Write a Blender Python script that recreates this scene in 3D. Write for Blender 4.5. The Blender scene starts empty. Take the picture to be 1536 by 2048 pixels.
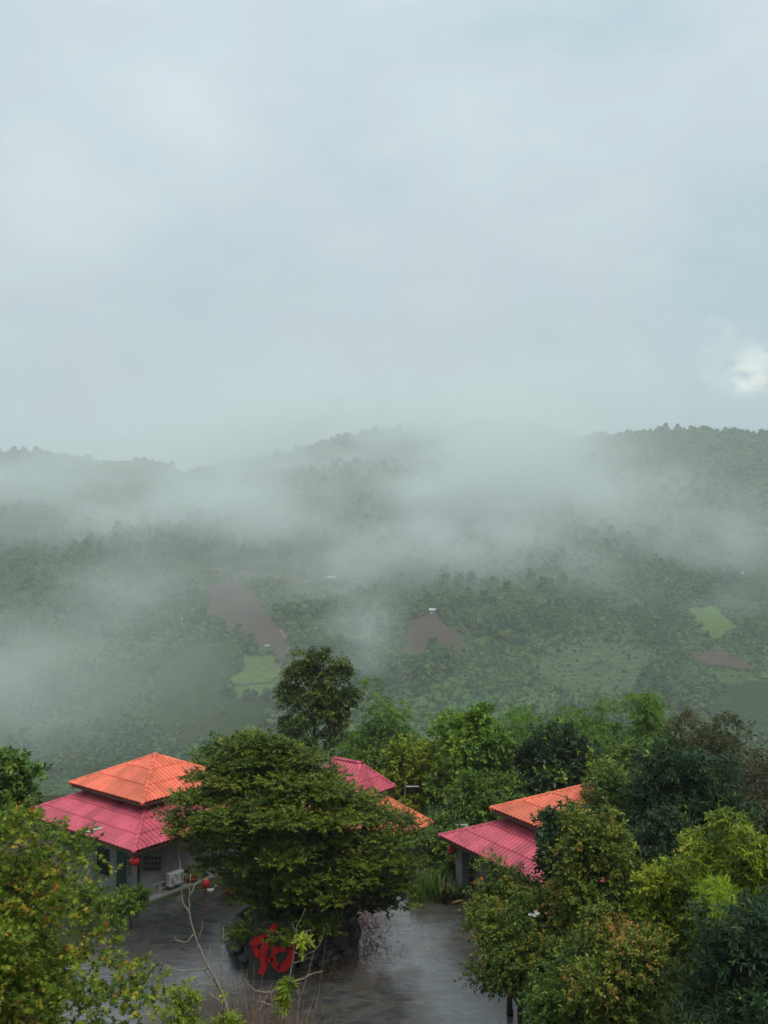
import bpy, bmesh, math, random
import numpy as np
from mathutils import Vector, Matrix

scene = bpy.context.scene
COL = scene.collection
R = math.radians

# ------------------------------------------------------------------ camera
F_PX, CAM_Z, PITCH = 1712.0, 14.2, R(2.9)      # focal length in photo pixels (2048 high), eye height above the yard
cd = bpy.data.cameras.new('camera')
cam = bpy.data.objects.new('camera', cd); COL.objects.link(cam)
cd.sensor_fit = 'VERTICAL'; cd.sensor_height = 34.6; cd.lens = F_PX / 2048 * 34.6
cd.clip_start = 0.1; cd.clip_end = 12000
cam.location = (0, 0, CAM_Z); cam.rotation_euler = (R(90) + PITCH, 0, 0)
scene.camera = cam

# ------------------------------------------------------------------ render, exposure
scene.render.engine = 'CYCLES'
cy = scene.cycles
cy.use_denoising = True
try: cy.denoiser = 'OPENIMAGEDENOISE'
except Exception: pass
cy.use_adaptive_sampling = True; cy.adaptive_threshold = 0.025
cy.max_bounces = 6; cy.diffuse_bounces = 2; cy.glossy_bounces = 2; cy.transmission_bounces = 3
cy.transparent_max_bounces = 8; cy.volume_bounces = 2
cy.volume_step_rate = 1.0; cy.volume_max_steps = 96
cy.caustics_reflective = False; cy.caustics_refractive = False
scene.view_settings.view_transform = 'Standard'; scene.view_settings.look = 'None'
scene.view_settings.gamma = 1.0; scene.view_settings.exposure = 0.5
scene.view_settings.use_curve_mapping = False

# ------------------------------------------------------------------ world: overcast sky with thin breaks
SUN_EL, SUN_AZ = R(62), R(150)      # azimuth clockwise from +Y
world = bpy.data.worlds.new('World'); scene.world = world; world.use_nodes = True
wn, wl = world.node_tree.nodes, world.node_tree.links
wn.clear()
w_out = wn.new('ShaderNodeOutputWorld')
sky = wn.new('ShaderNodeTexSky'); sky.sky_type = 'NISHITA'; sky.sun_disc = False
sky.sun_elevation = SUN_EL; sky.sun_rotation = SUN_AZ; sky.air_density = 1.0; sky.dust_density = 2.0
bg_sky = wn.new('ShaderNodeBackground'); bg_sky.inputs['Strength'].default_value = 0.06
wl.new(sky.outputs[0], bg_sky.inputs['Color'])
geo = wn.new('ShaderNodeTexCoord')
def w_noise(scale, detail, rough, sc, loc=(0, 0, 0)):
    m = wn.new('ShaderNodeMapping'); m.inputs['Scale'].default_value = sc; m.inputs['Location'].default_value = loc
    wl.new(geo.outputs['Generated'], m.inputs['Vector'])
    n = wn.new('ShaderNodeTexNoise'); n.inputs['Scale'].default_value = scale
    n.inputs['Detail'].default_value = detail; n.inputs['Roughness'].default_value = rough
    wl.new(m.outputs[0], n.inputs['Vector'])
    return n.outputs['Fac']
def w_ramp(fac, stops):
    r = wn.new('ShaderNodeValToRGB'); wl.new(fac, r.inputs[0])
    e = r.color_ramp.elements
    while len(e) < len(stops): e.new(0.5)
    for el, (p, c) in zip(e, stops): el.position = p; el.color = (*c, 1)
    return r.outputs[0]
cl_big = w_noise(3.4, 4.5, 0.5, (1, 1, 1.7), (3.1, 0.4, 1.7))
cl_col = w_ramp(cl_big, [(0.33, (0.475, 0.612, 0.672)), (0.44, (0.56, 0.665, 0.715)), (0.52, (0.585, 0.662, 0.725)), (0.60, (0.605, 0.705, 0.752)), (0.72, (0.685, 0.745, 0.805))])
# the cloud deck brightens gently towards the zenith, as overcast skies do
sep = wn.new('ShaderNodeSeparateXYZ'); wl.new(geo.outputs['Generated'], sep.inputs[0])
mr = wn.new('ShaderNodeMapRange'); mr.inputs['From Min'].default_value = 0.0; mr.inputs['From Max'].default_value = 1.0
mr.inputs['To Min'].default_value = 0.61; mr.inputs['To Max'].default_value = 0.97
wl.new(sep.outputs['Z'], mr.inputs['Value'])
wisp = w_ramp(w_noise(9.0, 6.0, 0.6, (1, 1, 2.6), (0.2, 7.3, 0.9)), [(0.50, (0, 0, 0)), (0.78, (1, 1, 1))])
wadd = wn.new('ShaderNodeMix'); wadd.data_type = 'RGBA'; wadd.blend_type = 'MIX'
wadd.inputs['B'].default_value = (0.72, 0.80, 0.83, 1)
wm = wn.new('ShaderNodeMath'); wm.operation = 'MULTIPLY'; wm.inputs[1].default_value = 0.35
wl.new(wisp, wm.inputs[0]); wl.new(wm.outputs[0], wadd.inputs['Factor']); wl.new(cl_col, wadd.inputs['A'])
# a towering sunlit cumulus head seen through a gap low on the right
def dir_of(px, py):
    a = (1024 - py) / F_PX
    v = Vector(((px - 768) / F_PX, math.cos(PITCH) - a * math.sin(PITCH), math.sin(PITCH) + a * math.cos(PITCH)))
    return v.normalized()
def puff(px, py, rad, gain, warp, core=0.15):
    nz = wn.new('ShaderNodeTexNoise'); nz.inputs['Scale'].default_value = 34; nz.inputs['Detail'].default_value = 8
    nz.inputs['Roughness'].default_value = 0.62
    wl.new(geo.outputs['Generated'], nz.inputs['Vector'])
    sub = wn.new('ShaderNodeVectorMath'); sub.operation = 'SUBTRACT'; sub.inputs[1].default_value = (0.5, 0.5, 0.5)
    wl.new(nz.outputs['Color'], sub.inputs[0])
    sc = wn.new('ShaderNodeVectorMath'); sc.operation = 'SCALE'; sc.inputs['Scale'].default_value = warp
    wl.new(sub.outputs[0], sc.inputs[0])
    ad = wn.new('ShaderNodeVectorMath'); ad.operation = 'ADD'
    wl.new(geo.outputs['Generated'], ad.inputs[0]); wl.new(sc.outputs[0], ad.inputs[1])
    ds = wn.new('ShaderNodeVectorMath'); ds.operation = 'DISTANCE'; ds.inputs[1].default_value = dir_of(px, py)
    wl.new(ad.outputs[0], ds.inputs[0])
    m = wn.new('ShaderNodeMapRange'); m.interpolation_type = 'SMOOTHERSTEP'
    m.inputs['From Min'].default_value = rad; m.inputs['From Max'].default_value = rad * core
    m.inputs['To Min'].default_value = 0.0; m.inputs['To Max'].default_value = gain
    wl.new(ds.outputs['Value'], m.inputs['Value'])
    tear = w_ramp(w_noise(46.0, 7.0, 0.66, (1, 1, 1.6), (px * .01, 0, py * .01)), [(0.40, (0, 0, 0)), (0.62, (1, 1, 1))])
    mu = wn.new('ShaderNodeMath'); mu.operation = 'MULTIPLY'; wl.new(m.outputs[0], mu.inputs[0]); wl.new(tear, mu.inputs[1])
    return mu.outputs[0] if rad < 0.1 else m.outputs[0]
last = wadd.outputs['Result']
for (px, py, rad, gain, warp, c, core) in [(1540, 640, 0.17, 0.5, 0.10, (0.47, 0.64, 0.72), .15), (1490, 735, 0.060, 0.9, 0.10, (0.68, 0.78, 0.80), .2),
                                     (1493, 752, 0.030, 1.0, 0.050, (1.05, 1.1, 1.02), .2), (1512, 735, 0.026, .9, 0.05, (1.0, 1.05, 0.98), .2), (1520, 712, 0.020, 0.7, 0.06, (0.85, 0.94, 0.92), .3), (1285, 735, 0.040, 0.6, 0.08, (0.66, 0.76, 0.79), .3),
                                     (1430, 690, 0.030, 0.5, 0.07, (0.72, 0.81, 0.83), .3), (1160, 720, 0.05, 0.5, 0.09, (0.62, 0.73, 0.77), .3), (345, 750, 0.035, 0.6, 0.08, (0.62, 0.735, 0.765), .35),
                                     (470, 820, 0.045, 0.6, 0.09, (0.57, 0.69, 0.725), .3), (400, 640, 0.16, 0.4, 0.12, (0.52, 0.65, 0.70), .15), (470, 875, 0.025, .6, .07, (0.44, 0.55, 0.60), .3)]:
    mx = wn.new('ShaderNodeMix'); mx.data_type = 'RGBA'
    mx.inputs['B'].default_value = (*c, 1)
    wl.new(puff(px, py, rad, gain, warp, core), mx.inputs['Factor']); wl.new(last, mx.inputs['A']); last = mx.outputs['Result']
bg_cl = wn.new('ShaderNodeBackground'); wl.new(last, bg_cl.inputs['Color']); wl.new(mr.outputs[0], bg_cl.inputs['Strength'])
mixw = wn.new('ShaderNodeMixShader'); mixw.inputs[0].default_value = 0.93
wl.new(bg_sky.outputs[0], mixw.inputs[1]); wl.new(bg_cl.outputs[0], mixw.inputs[2])
wl.new(mixw.outputs[0], w_out.inputs['Surface'])
world.cycles.sampling_method = 'MANUAL'; world.cycles.sample_map_resolution = 256

# ------------------------------------------------------------------ sun behind cloud
sl = bpy.data.lights.new('sun', 'SUN'); sl.energy = 1.5; sl.angle = R(28); sl.color = (1.0, 0.965, 0.92)
sun = bpy.data.objects.new('sun', sl); COL.objects.link(sun)
sd = Vector((math.sin(SUN_AZ) * math.cos(SUN_EL), math.cos(SUN_AZ) * math.cos(SUN_EL), math.sin(SUN_EL)))
sun.rotation_euler = sd.to_track_quat('Z', 'Y').to_euler(); sun.location = (0, 0, 60)

# ================================================================== helpers
def ray(px, py):
    a = (1024 - py) / F_PX
    fy = math.cos(PITCH) - a * math.sin(PITCH); fz = math.sin(PITCH) + a * math.cos(PITCH)
    return np.array([(px - 768) / F_PX / fy, 1.0, fz / fy])
def at(px, py, d):                      # the point seen at that place of the photo, d metres away
    return np.array([0, 0, CAM_Z]) + ray(px, py) * d
def on_z(px, py, z):
    r = ray(px, py); return np.array([0, 0, CAM_Z]) + r * ((z - CAM_Z) / r[2])
def norm(v): return v / (np.linalg.norm(v, axis=-1, keepdims=True) + 1e-9)

_rs = np.random.RandomState(7)
_LAT = _rs.rand(256, 256)
def vnoise(x, y):
    xi = np.floor(x).astype(int); yi = np.floor(y).astype(int); fx = x - xi; fy = y - yi
    fx = fx * fx * (3 - 2 * fx); fy = fy * fy * (3 - 2 * fy)
    g = lambda i, j: _LAT[i % 256, j % 256]
    return (g(xi, yi) * (1 - fx) + g(xi + 1, yi) * fx) * (1 - fy) + (g(xi, yi + 1) * (1 - fx) + g(xi + 1, yi + 1) * fx) * fy
def fbm(x, y, o=4):
    s = 0; a = 0.5; t = 0
    for k in range(o):
        s = s + a * vnoise(x * 2 ** k + 17.3 * k, y * 2 ** k + 5.1 * k); t += a; a *= 0.5
    return s / t
def splus(x, k): return np.logaddexp(0, x / k) * k
def smooth(x, a, b): t = np.clip((x - a) / (b - a), 0, 1); return t * t * (3 - 2 * t)

RIDGE_Y = 1600.0
_rp = [(-700, 905), (-300, 893), (0, 912), (100, 915), (200, 927), (330, 932), (370, 952), (430, 942), (500, 926), (600, 905), (700, 876), (780, 864),
       (900, 859), (1000, 852), (1070, 859), (1150, 879), (1250, 871), (1380, 863), (1450, 870), (1536, 872), (1900, 850), (2300, 880)]
_rx = np.array([at(a, b, RIDGE_Y)[0] for a, b in _rp]); _rz = np.array([at(a, b, RIDGE_Y)[2] for a, b in _rp]) - 7.0
def terrain(x, y):
    x = np.asarray(x, float); y = np.asarray(y, float)
    near = 0.5 * splus(24.0 - y, 0.8)
    wob = 3.0 * (fbm(x / 30 + 40, y / 30, 3) - 0.5) * smooth(y, 52, 75)
    fall = -0.52 * splus(y - 54.0, 2.0) + near + wob
    fall = fall - 1.5 * smooth(y, 37.2, 39.6) * smooth(x, -6.5, -4.5) * (1 - smooth(x, 3.0, 5.5))
    H = np.interp(x, _rx, _rz)
    t = (y - 390.0) / (RIDGE_Y - 390.0)
    tt = np.clip(t, 0, 1) ** 0.93 * np.where(t > 1, 1, 1)
    far = -165 + (H + 165) * tt - np.clip(y - RIDGE_Y, 0, None) * 0.35
    env = smooth(t, 0.0, 0.15) * (1 - smooth(t, 0.72, 0.97))
    gul = np.abs(fbm(x / 260 + 3.3, y / 520 + 9.1, 3) - 0.5) * 2
    far = far + env * (34 * (gul - 0.25) + 22 * (fbm(x / 120 + 11, y / 120 + 4, 3) - 0.5))
    k = 12.0
    return np.where(y < 120, fall, np.logaddexp(fall / k, far / k) * k)
def ground_hit(px, py, y0=430.0):
    r = ray(px, py); ys = np.arange(y0, 1700, 2.0)
    z = CAM_Z + r[2] * ys; g = terrain(r[0] * ys, ys); i = np.argmax(g >= z)
    if not (g >= z).any(): i = len(ys) - 1
    return np.array([r[0] * ys[i], ys[i]])

def tag(o, label=None, cat=None, group=None, kind=None):
    if label: o['label'] = label
    if cat: o['category'] = cat
    if group: o['group'] = group
    if kind: o['kind'] = kind
    return o
def empty(name, loc, label, cat, group=None, rz=0.0):
    o = bpy.data.objects.new(name, None); COL.objects.link(o)
    o.location = loc; o.rotation_euler = (0, 0, rz); o.empty_display_size = 0.3
    return tag(o, label, cat, group)
def link(name, me, mat=None, parent=None, loc=None):
    o = bpy.data.objects.new(name, me); COL.objects.link(o)
    if mat is not None and not me.materials: me.materials.append(mat)
    if parent is not None:
        o.parent = parent
        o.matrix_parent_inverse = Matrix.Identity(4)
    if loc is not None: o.location = loc
    return o
def np_mesh(name, V, loops, starts, smooth_=False):
    me = bpy.data.meshes.new(name)
    me.vertices.add(len(V)); me.vertices.foreach_set('co', np.ascontiguousarray(V, dtype=np.float32).ravel())
    me.loops.add(len(loops)); me.loops.foreach_set('vertex_index', np.ascontiguousarray(loops, dtype=np.int32))
    me.polygons.add(len(starts)); me.polygons.foreach_set('loop_start', np.ascontiguousarray(starts, dtype=np.int32))
    if smooth_: me.polygons.foreach_set('use_smooth', np.ones(len(starts), dtype=bool))
    me.update(calc_edges=True)
    return me
def grid_mesh(name, X, Y, Z, smooth_=True):
    n, m = X.shape; V = np.stack([X, Y, Z], -1).reshape(-1, 3)
    i = np.arange(n - 1)[:, None] * m + np.arange(m - 1)[None, :]
    q = np.stack([i, i + 1, i + m + 1, i + m], -1).reshape(-1)
    return np_mesh(name, V, q, np.arange(0, len(q), 4), smooth_)

class MB:
    def __init__(s): s.v = []; s.f = []
    def add(s, V, Fc):
        b = len(s.v); s.v += [tuple(map(float, p)) for p in V]; s.f += [tuple(i + b for i in q) for q in Fc]; return s
    def box(s, c, d, rz=0.0):
        x, y, z = d[0] / 2, d[1] / 2, d[2] / 2; ca, sa = math.cos(rz), math.sin(rz)
        V = [(c[0] + a * x * ca - b * y * sa, c[1] + a * x * sa + b * y * ca, c[2] + e * z) for e in (-1, 1) for b in (-1, 1) for a in (-1, 1)]
        return s.add(V, [(0, 2, 3, 1), (4, 5, 7, 6), (0, 1, 5, 4), (2, 6, 7, 3), (0, 4, 6, 2), (1, 3, 7, 5)])
    def tube(s, pts, rad, sides=7, cap=True):
        pts = [np.array(p, float) for p in pts]; n = len(pts); rad = [rad] * n if np.isscalar(rad) else rad
        V = []
        prev = None
        for i, p in enumerate(pts):
            d = norm(pts[min(i + 1, n - 1)] - pts[max(i - 1, 0)])
            a = np.cross(d, (0, 0, 1.0)) if prev is None else prev - d * (prev @ d)
            if np.linalg.norm(a) < 1e-3: a = np.cross(d, (1.0, 0, 0))
            a = norm(a); prev = a; b = np.cross(d, a)
            for k in range(sides):
                t = 2 * math.pi * k / sides; V.append(p + (a * math.cos(t) + b * math.sin(t)) * rad[i])
        Fc = [(i * sides + k, i * sides + (k + 1) % sides, (i + 1) * sides + (k + 1) % sides, (i + 1) * sides + k) for i in range(n - 1) for k in range(sides)]
        if cap: Fc += [tuple(range(sides - 1, -1, -1)), tuple((n - 1) * sides + k for k in range(sides))]
        return s.add(V, Fc)
    def lathe(s, prof, c=(0, 0, 0), sides=16):
        V = [(c[0] + r * math.cos(2 * math.pi * k / sides), c[1] + r * math.sin(2 * math.pi * k / sides), c[2] + z) for r, z in prof for k in range(sides)]
        n = len(prof)
        Fc = [(i * sides + k, i * sides + (k + 1) % sides, (i + 1) * sides + (k + 1) % sides, (i + 1) * sides + k) for i in range(n - 1) for k in range(sides)]
        Fc += [tuple(range(sides - 1, -1, -1)), tuple((n - 1) * sides + k for k in range(sides))]
        return s.add(V, Fc)
    def mesh(s, name, smooth_=False):
        me = bpy.data.meshes.new(name); me.from_pydata(s.v, [], s.f); me.update()
        if smooth_: me.polygons.foreach_set('use_smooth', np.ones(len(me.polygons), dtype=bool))
        return me
    def build(s, name, mat, parent=None, smooth_=False, bevel=0.0):
        me = s.mesh(name, smooth_)
        if bevel:
            bm = bmesh.new(); bm.from_mesh(me)
            bmesh.ops.bevel(bm, geom=bm.edges[:], offset=bevel, segments=2, affect='EDGES', profile=0.6)
            bm.to_mesh(me); bm.free()
        return link(name, me, mat, parent)

# ------------------------------------------------------------------ materials
def new_mat(name):
    m = bpy.data.materials.new(name); m.use_nodes = True
    nt = m.node_tree; b = nt.nodes['Principled BSDF']; return m, nt, b
def n_noise(nt, scale, detail=4, rough=0.55, coord='Object', sc=None, rot=None, dist=0.0):
    tc = nt.nodes.new('ShaderNodeTexCoord'); n = nt.nodes.new('ShaderNodeTexNoise')
    n.inputs['Scale'].default_value = scale; n.inputs['Detail'].default_value = detail; n.inputs['Roughness'].default_value = rough; n.inputs['Distortion'].default_value = dist
    src = tc.outputs[coord]
    if sc or rot:
        mp = nt.nodes.new('ShaderNodeMapping')
        if sc: mp.inputs['Scale'].default_value = sc
        if rot: mp.inputs['Rotation'].default_value = rot
        nt.links.new(src, mp.inputs[0]); src = mp.outputs[0]
    nt.links.new(src, n.inputs['Vector']); return n.outputs['Fac']
def n_ramp(nt, fac, stops):
    r = nt.nodes.new('ShaderNodeValToRGB'); nt.links.new(fac, r.inputs[0]); e = r.color_ramp.elements
    while len(e) < len(stops): e.new(0.5)
    for el, (p, c) in zip(e, stops):
        el.position = p; el.color = (*c, 1) if len(c) == 3 else c
    return r.outputs[0]
def n_mix(nt, fac, a, b, mode='MIX'):
    m = nt.nodes.new('ShaderNodeMix'); m.data_type = 'RGBA'; m.blend_type = mode
    for k, v in (('Factor', fac), ('A', a), ('B', b)):
        if hasattr(v, 'links'): nt.links.new(v, m.inputs[k])
        else: m.inputs[k].default_value = v if np.isscalar(v) else (*v, 1)
    return m.outputs['Result']
def n_bump(nt, b, h, strength=0.4, dist=0.05):
    bp = nt.nodes.new('ShaderNodeBump'); bp.inputs['Strength'].default_value = strength; bp.inputs['Distance'].default_value = dist
    nt.links.new(h, bp.inputs['Height']); nt.links.new(bp.outputs[0], b.inputs['Normal'])
def simple(name, col, rough=0.6, var=0.25, scale=6.0, metal=0.0, bump=0.0, detail=5):
    m, nt, b = new_mat(name)
    f = n_noise(nt, scale, detail)
    c = np.array(col); lo = tuple(np.clip(c * (1 - var), 0, 1)); hi = tuple(np.clip(c * (1 + var), 0, 1))
    nt.links.new(n_ramp(nt, f, [(0.3, lo), (0.7, hi)]), b.inputs['Base Color'])
    b.inputs['Roughness'].default_value = rough; b.inputs['Metallic'].default_value = metal
    if bump: n_bump(nt, b, n_noise(nt, scale * 6, 4), bump, 0.02)
    return m
def leaf_mat(name, stops, rough=0.45, trans=0.28, spec=0.22):
    m, nt, b = new_mat(name)
    a = nt.nodes.new('ShaderNodeAttribute'); a.attribute_name = 'tint'
    col = n_ramp(nt, a.outputs['Fac'], stops)
    nt.links.new(col, b.inputs['Base Color']); b.inputs['Roughness'].default_value = rough
    b.inputs['Specular IOR Level'].default_value = spec
    tr = nt.nodes.new('ShaderNodeBsdfTranslucent')
    nt.links.new(n_mix(nt, 1.0, col, (1.0, 1.0, 0.55), 'MULTIPLY'), tr.inputs['Color'])
    mx = nt.nodes.new('ShaderNodeMixShader'); mx.inputs[0].default_value = trans
    nt.links.new(b.outputs[0], mx.inputs[1]); nt.links.new(tr.outputs[0], mx.inputs[2])
    nt.links.new(mx.outputs[0], nt.nodes['Material Output'].inputs['Surface'])
    return m

def roof_mat(name, col, dark):
    m, nt, b = new_mat(name)
    oi = nt.nodes.new('ShaderNodeObjectInfo')
    f = n_noise(nt, 2.2, 6, 0.65); g = n_noise(nt, 14, 5, 0.7)
    c = n_mix(nt, n_ramp(nt, f, [(0.38, (0, 0, 0)), (0.75, (1, 1, 1))]), col, tuple(np.array(col) * np.array((0.80, 0.74, 0.74))))
    c = n_mix(nt, n_ramp(nt, g, [(0.56, (0, 0, 0)), (0.86, (0.55, 0.55, 0.55))]), c, dark)
    st = n_noise(nt, 0.9, 8, 0.7, dist=.6)
    c = n_mix(nt, n_ramp(nt, st, [(0.48, (0, 0, 0)), (0.70, (0.85, 0.85, 0.85))]), c, tuple(np.array(col) * np.array((0.55, 0.55, 0.55))))
    pale = n_noise(nt, 3.7, 7, 0.7)
    c = n_mix(nt, n_ramp(nt, pale, [(0.58, (0, 0, 0)), (0.80, (0.35, 0.35, 0.35))]), c, tuple(np.clip(np.array(col) * 1.0 + .16, 0, .9)))
    hv = nt.nodes.new('ShaderNodeHueSaturation'); nt.links.new(c, hv.inputs['Color'])
    mrn = nt.nodes.new('ShaderNodeMapRange'); mrn.inputs['To Min'].default_value = 0.76; mrn.inputs['To Max'].default_value = 1.10
    nt.links.new(oi.outputs['Random'], mrn.inputs['Value']); nt.links.new(mrn.outputs[0], hv.inputs['Value'])
    nt.links.new(hv.outputs[0], b.inputs['Base Color'])
    b.inputs['Roughness'].default_value = 0.5; b.inputs['Specular IOR Level'].default_value = 0.3
    n_bump(nt, b, g, 0.15, 0.01)
    return m
M = {}
M['pink'] = roof_mat('pink_roof_paint', (0.62, 0.105, 0.155), (0.20, 0.05, 0.06))
M['orange'] = roof_mat('orange_roof_paint', (0.86, 0.195, 0.105), (0.32, 0.08, 0.05))
M['fascia'] = simple('dark_fascia', (0.10, 0.055, 0.04), 0.6)
M['wall'] = simple('grey_render', (0.20, 0.208, 0.20), 0.8, 0.3, 1.4, bump=0.15, detail=7)
M['frame'] = simple('dark_frame', (0.02, 0.02, 0.02), 0.4)
M['doorgreen'] = simple('dark_green_door', (0.012, 0.045, 0.035), 0.45)
M['black'] = simple('black_paint', (0.012, 0.012, 0.012), 0.4)
M['white'] = simple('white_paint', (0.62, 0.62, 0.60), 0.45, 0.12)
M['acwhite'] = simple('ac_casing', (0.46, 0.46, 0.44), 0.4, 0.1)
M['grille'] = simple('fan_grille', (0.06, 0.06, 0.06), 0.5)
M['rail'] = simple('weathered_rail', (0.34, 0.34, 0.31), 0.6, 0.25, 8)
M['red'] = simple('red_lantern_paper', (0.55, 0.015, 0.02), 0.5)
M['signred'] = simple('red_character_paint', (0.45, 0.006, 0.010), 0.4, 0.2, 3)
M['sign'] = simple('dark_sign_stone', (0.02, 0.028, 0.024), 0.55, 0.4, 4)
M['gold'] = simple('gold_trim', (0.7, 0.42, 0.06), 0.4)
M['amber'] = simple('amber_cloth', (0.80, 0.22, 0.01), 0.6)
M['stone'] = simple('dark_wet_stone', (0.042, 0.04, 0.036), 0.55, 0.5, 2.5, bump=0.5)
M['soil'] = simple('dark_soil', (0.035, 0.024, 0.016), 0.9, 0.4, 3, bump=0.5)
M['bark'] = simple('dark_bark', (0.055, 0.042, 0.03), 0.85, 0.4, 7, bump=0.6)
M['bark_pale'] = simple('pale_bark', (0.24, 0.205, 0.155), 0.8, 0.35, 9, bump=0.4)
M['bark_red'] = simple('reddish_twig', (0.19, 0.125, 0.085), 0.8, 0.3, 9)
M['culm'] = simple('bamboo_culm', (0.10, 0.14, 0.045), 0.5, 0.3, 3)
M['stick'] = simple('cut_bamboo_pole', (0.32, 0.21, 0.09), 0.6, 0.3, 4)
M['galv'] = simple('galvanised_metal', (0.32, 0.33, 0.34), 0.4, 0.2, 5, metal=0.3)
M['solar'] = simple('solar_glass', (0.03, 0.04, 0.06), 0.25)
M['plastic'] = simple('orange_plastic', (0.40, 0.07, 0.02), 0.5)
M['tin'] = simple('hut_tin_roof', (0.55, 0.60, 0.64), 0.4, 0.1)
M['hutwall'] = simple('hut_wall', (0.28, 0.25, 0.21), 0.8)

# glass panes
m, nt, b = new_mat('window_glass'); b.inputs['Base Color'].default_value = (0.012, 0.015, 0.016, 1); b.inputs['Roughness'].default_value = 0.12
M['glass'] = m

# wet concrete yard: broom marks, puddles, brown silt
m, nt, b = new_mat('wet_concrete')
big = n_noise(nt, 0.20, 5, 0.6); mid = n_noise(nt, 1.3, 6, 0.62, sc=(1.0, 2.2, 1), rot=(0, 0, R(-20))); fine = n_noise(nt, 18, 6, 0.7)
streak = n_noise(nt, 1.0, 9, 0.72, sc=(0.75, 1.9, 1), rot=(0, 0, R(34)), dist=1.2)
vein = n_noise(nt, 0.55, 9, 0.68, sc=(0.8, 1.7, 1), rot=(0, 0, R(-14)), dist=.8)
base = n_ramp(nt, mid, [(0.30, (0.024, 0.0245, 0.0245)), (0.52, (0.052, 0.053, 0.053)), (0.72, (0.092, 0.092, 0.090))])
silt = n_ramp(nt, n_noise(nt, 0.26, 7, 0.62, sc=(1, 1.4, 1)), [(0.49, (0, 0, 0)), (0.64, (0.9, 0.9, 0.9))])
base = n_mix(nt, silt, base, n_ramp(nt, fine, [(0.3, (0.022, 0.014, 0.008)), (0.7, (0.062, 0.042, 0.022))]))
base = n_mix(nt, n_ramp(nt, vein, [(0.47, (0, 0, 0)), (0.50, (0.8, 0.8, 0.8)), (0.53, (0, 0, 0))]), base, (0.11, 0.09, 0.062))
base = n_mix(nt, n_ramp(nt, streak, [(0.60, (0, 0, 0)), (0.78, (0.7, 0.7, 0.7))]), base, (0.13, 0.12, 0.105))
base = n_mix(nt, n_ramp(nt, streak, [(0.22, (0.8, 0.8, 0.8)), (0.42, (0, 0, 0))]), base, (0.010, 0.0095, 0.009))
nt.links.new(base, b.inputs['Base Color'])
wet = n_mix(nt, silt, n_ramp(nt, big, [(0.36, (0.08, 0.08, 0.08)), (0.55, (0.20, 0.20, 0.20)), (0.72, (0.42, 0.42, 0.42))]), (0.48, 0.48, 0.48))
wet = n_mix(nt, n_ramp(nt, streak, [(0.4, (0, 0, 0)), (0.70, (0.6, 0.6, 0.6))]), wet, (0.7, 0.7, 0.7))
nt.links.new(wet, b.inputs['Roughness']); b.inputs['Specular IOR Level'].default_value = 0.7; b.inputs['Coat Weight'].default_value = 1.0; nt.links.new(n_ramp(nt, n_noise(nt, 0.5, 6, .6, dist=.6), [(.42, (.03, .03, .03)), (.62, (.32, .32, .32))]), b.inputs['Coat Roughness']); b.inputs['Coat IOR'].default_value = 1.4
n_bump(nt, b, n_mix(nt, 0.5, mid, streak), 0.26, 0.06)
nt.links.new(b.inputs['Normal'].links[0].from_socket, b.inputs['Coat Normal'])
M['yard'] = m

# earth with low weeds
m, nt, b = new_mat('weedy_earth')
f = n_noise(nt, 0.8, 7, 0.7); g = n_noise(nt, 6, 5, 0.7)
c = n_mix(nt, n_ramp(nt, f, [(0.40, (0, 0, 0)), (0.60, (1, 1, 1))]), n_ramp(nt, g, [(0.3, (0.022, 0.035, 0.012)), (0.7, (0.05, 0.075, 0.02))]), n_ramp(nt, g, [(0.3, (0.03, 0.022, 0.014)), (0.7, (0.07, 0.05, 0.03))]))
# far slopes: mottled scrub, grass and bare patches at hill scale
tc = nt.nodes.new('ShaderNodeTexCoord')
hill = n_noise(nt, 0.012, 9, 0.68); hill2 = n_noise(nt, 0.11, 7, 0.75)
hc = n_ramp(nt, hill, [(0.34, (0.036, 0.082, 0.026)), (0.48, (0.060, 0.118, 0.034)), (0.60, (0.092, 0.150, 0.042)), (0.75, (0.115, 0.140, 0.055))])
hc = n_mix(nt, n_ramp(nt, hill2, [(0.38, (0, 0, 0)), (0.66, (0.8, 0.8, 0.8))]), hc, (0.034, 0.076, 0.022))
sx = nt.nodes.new('ShaderNodeSeparateXYZ'); nt.links.new(tc.outputs['Object'], sx.inputs[0])
mrn = nt.nodes.new('ShaderNodeMapRange'); mrn.inputs['From Min'].default_value = 70; mrn.inputs['From Max'].default_value = 220
nt.links.new(sx.outputs['Y'], mrn.inputs['Value'])
nt.links.new(n_mix(nt, mrn.outputs[0], c, hc), b.inputs['Base Color']); b.inputs['Roughness'].default_value = 0.95
b.inputs['Specular IOR Level'].default_value = 0.1
n_bump(nt, b, g, 0.5, 0.08)
M['earth'] = m
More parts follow.
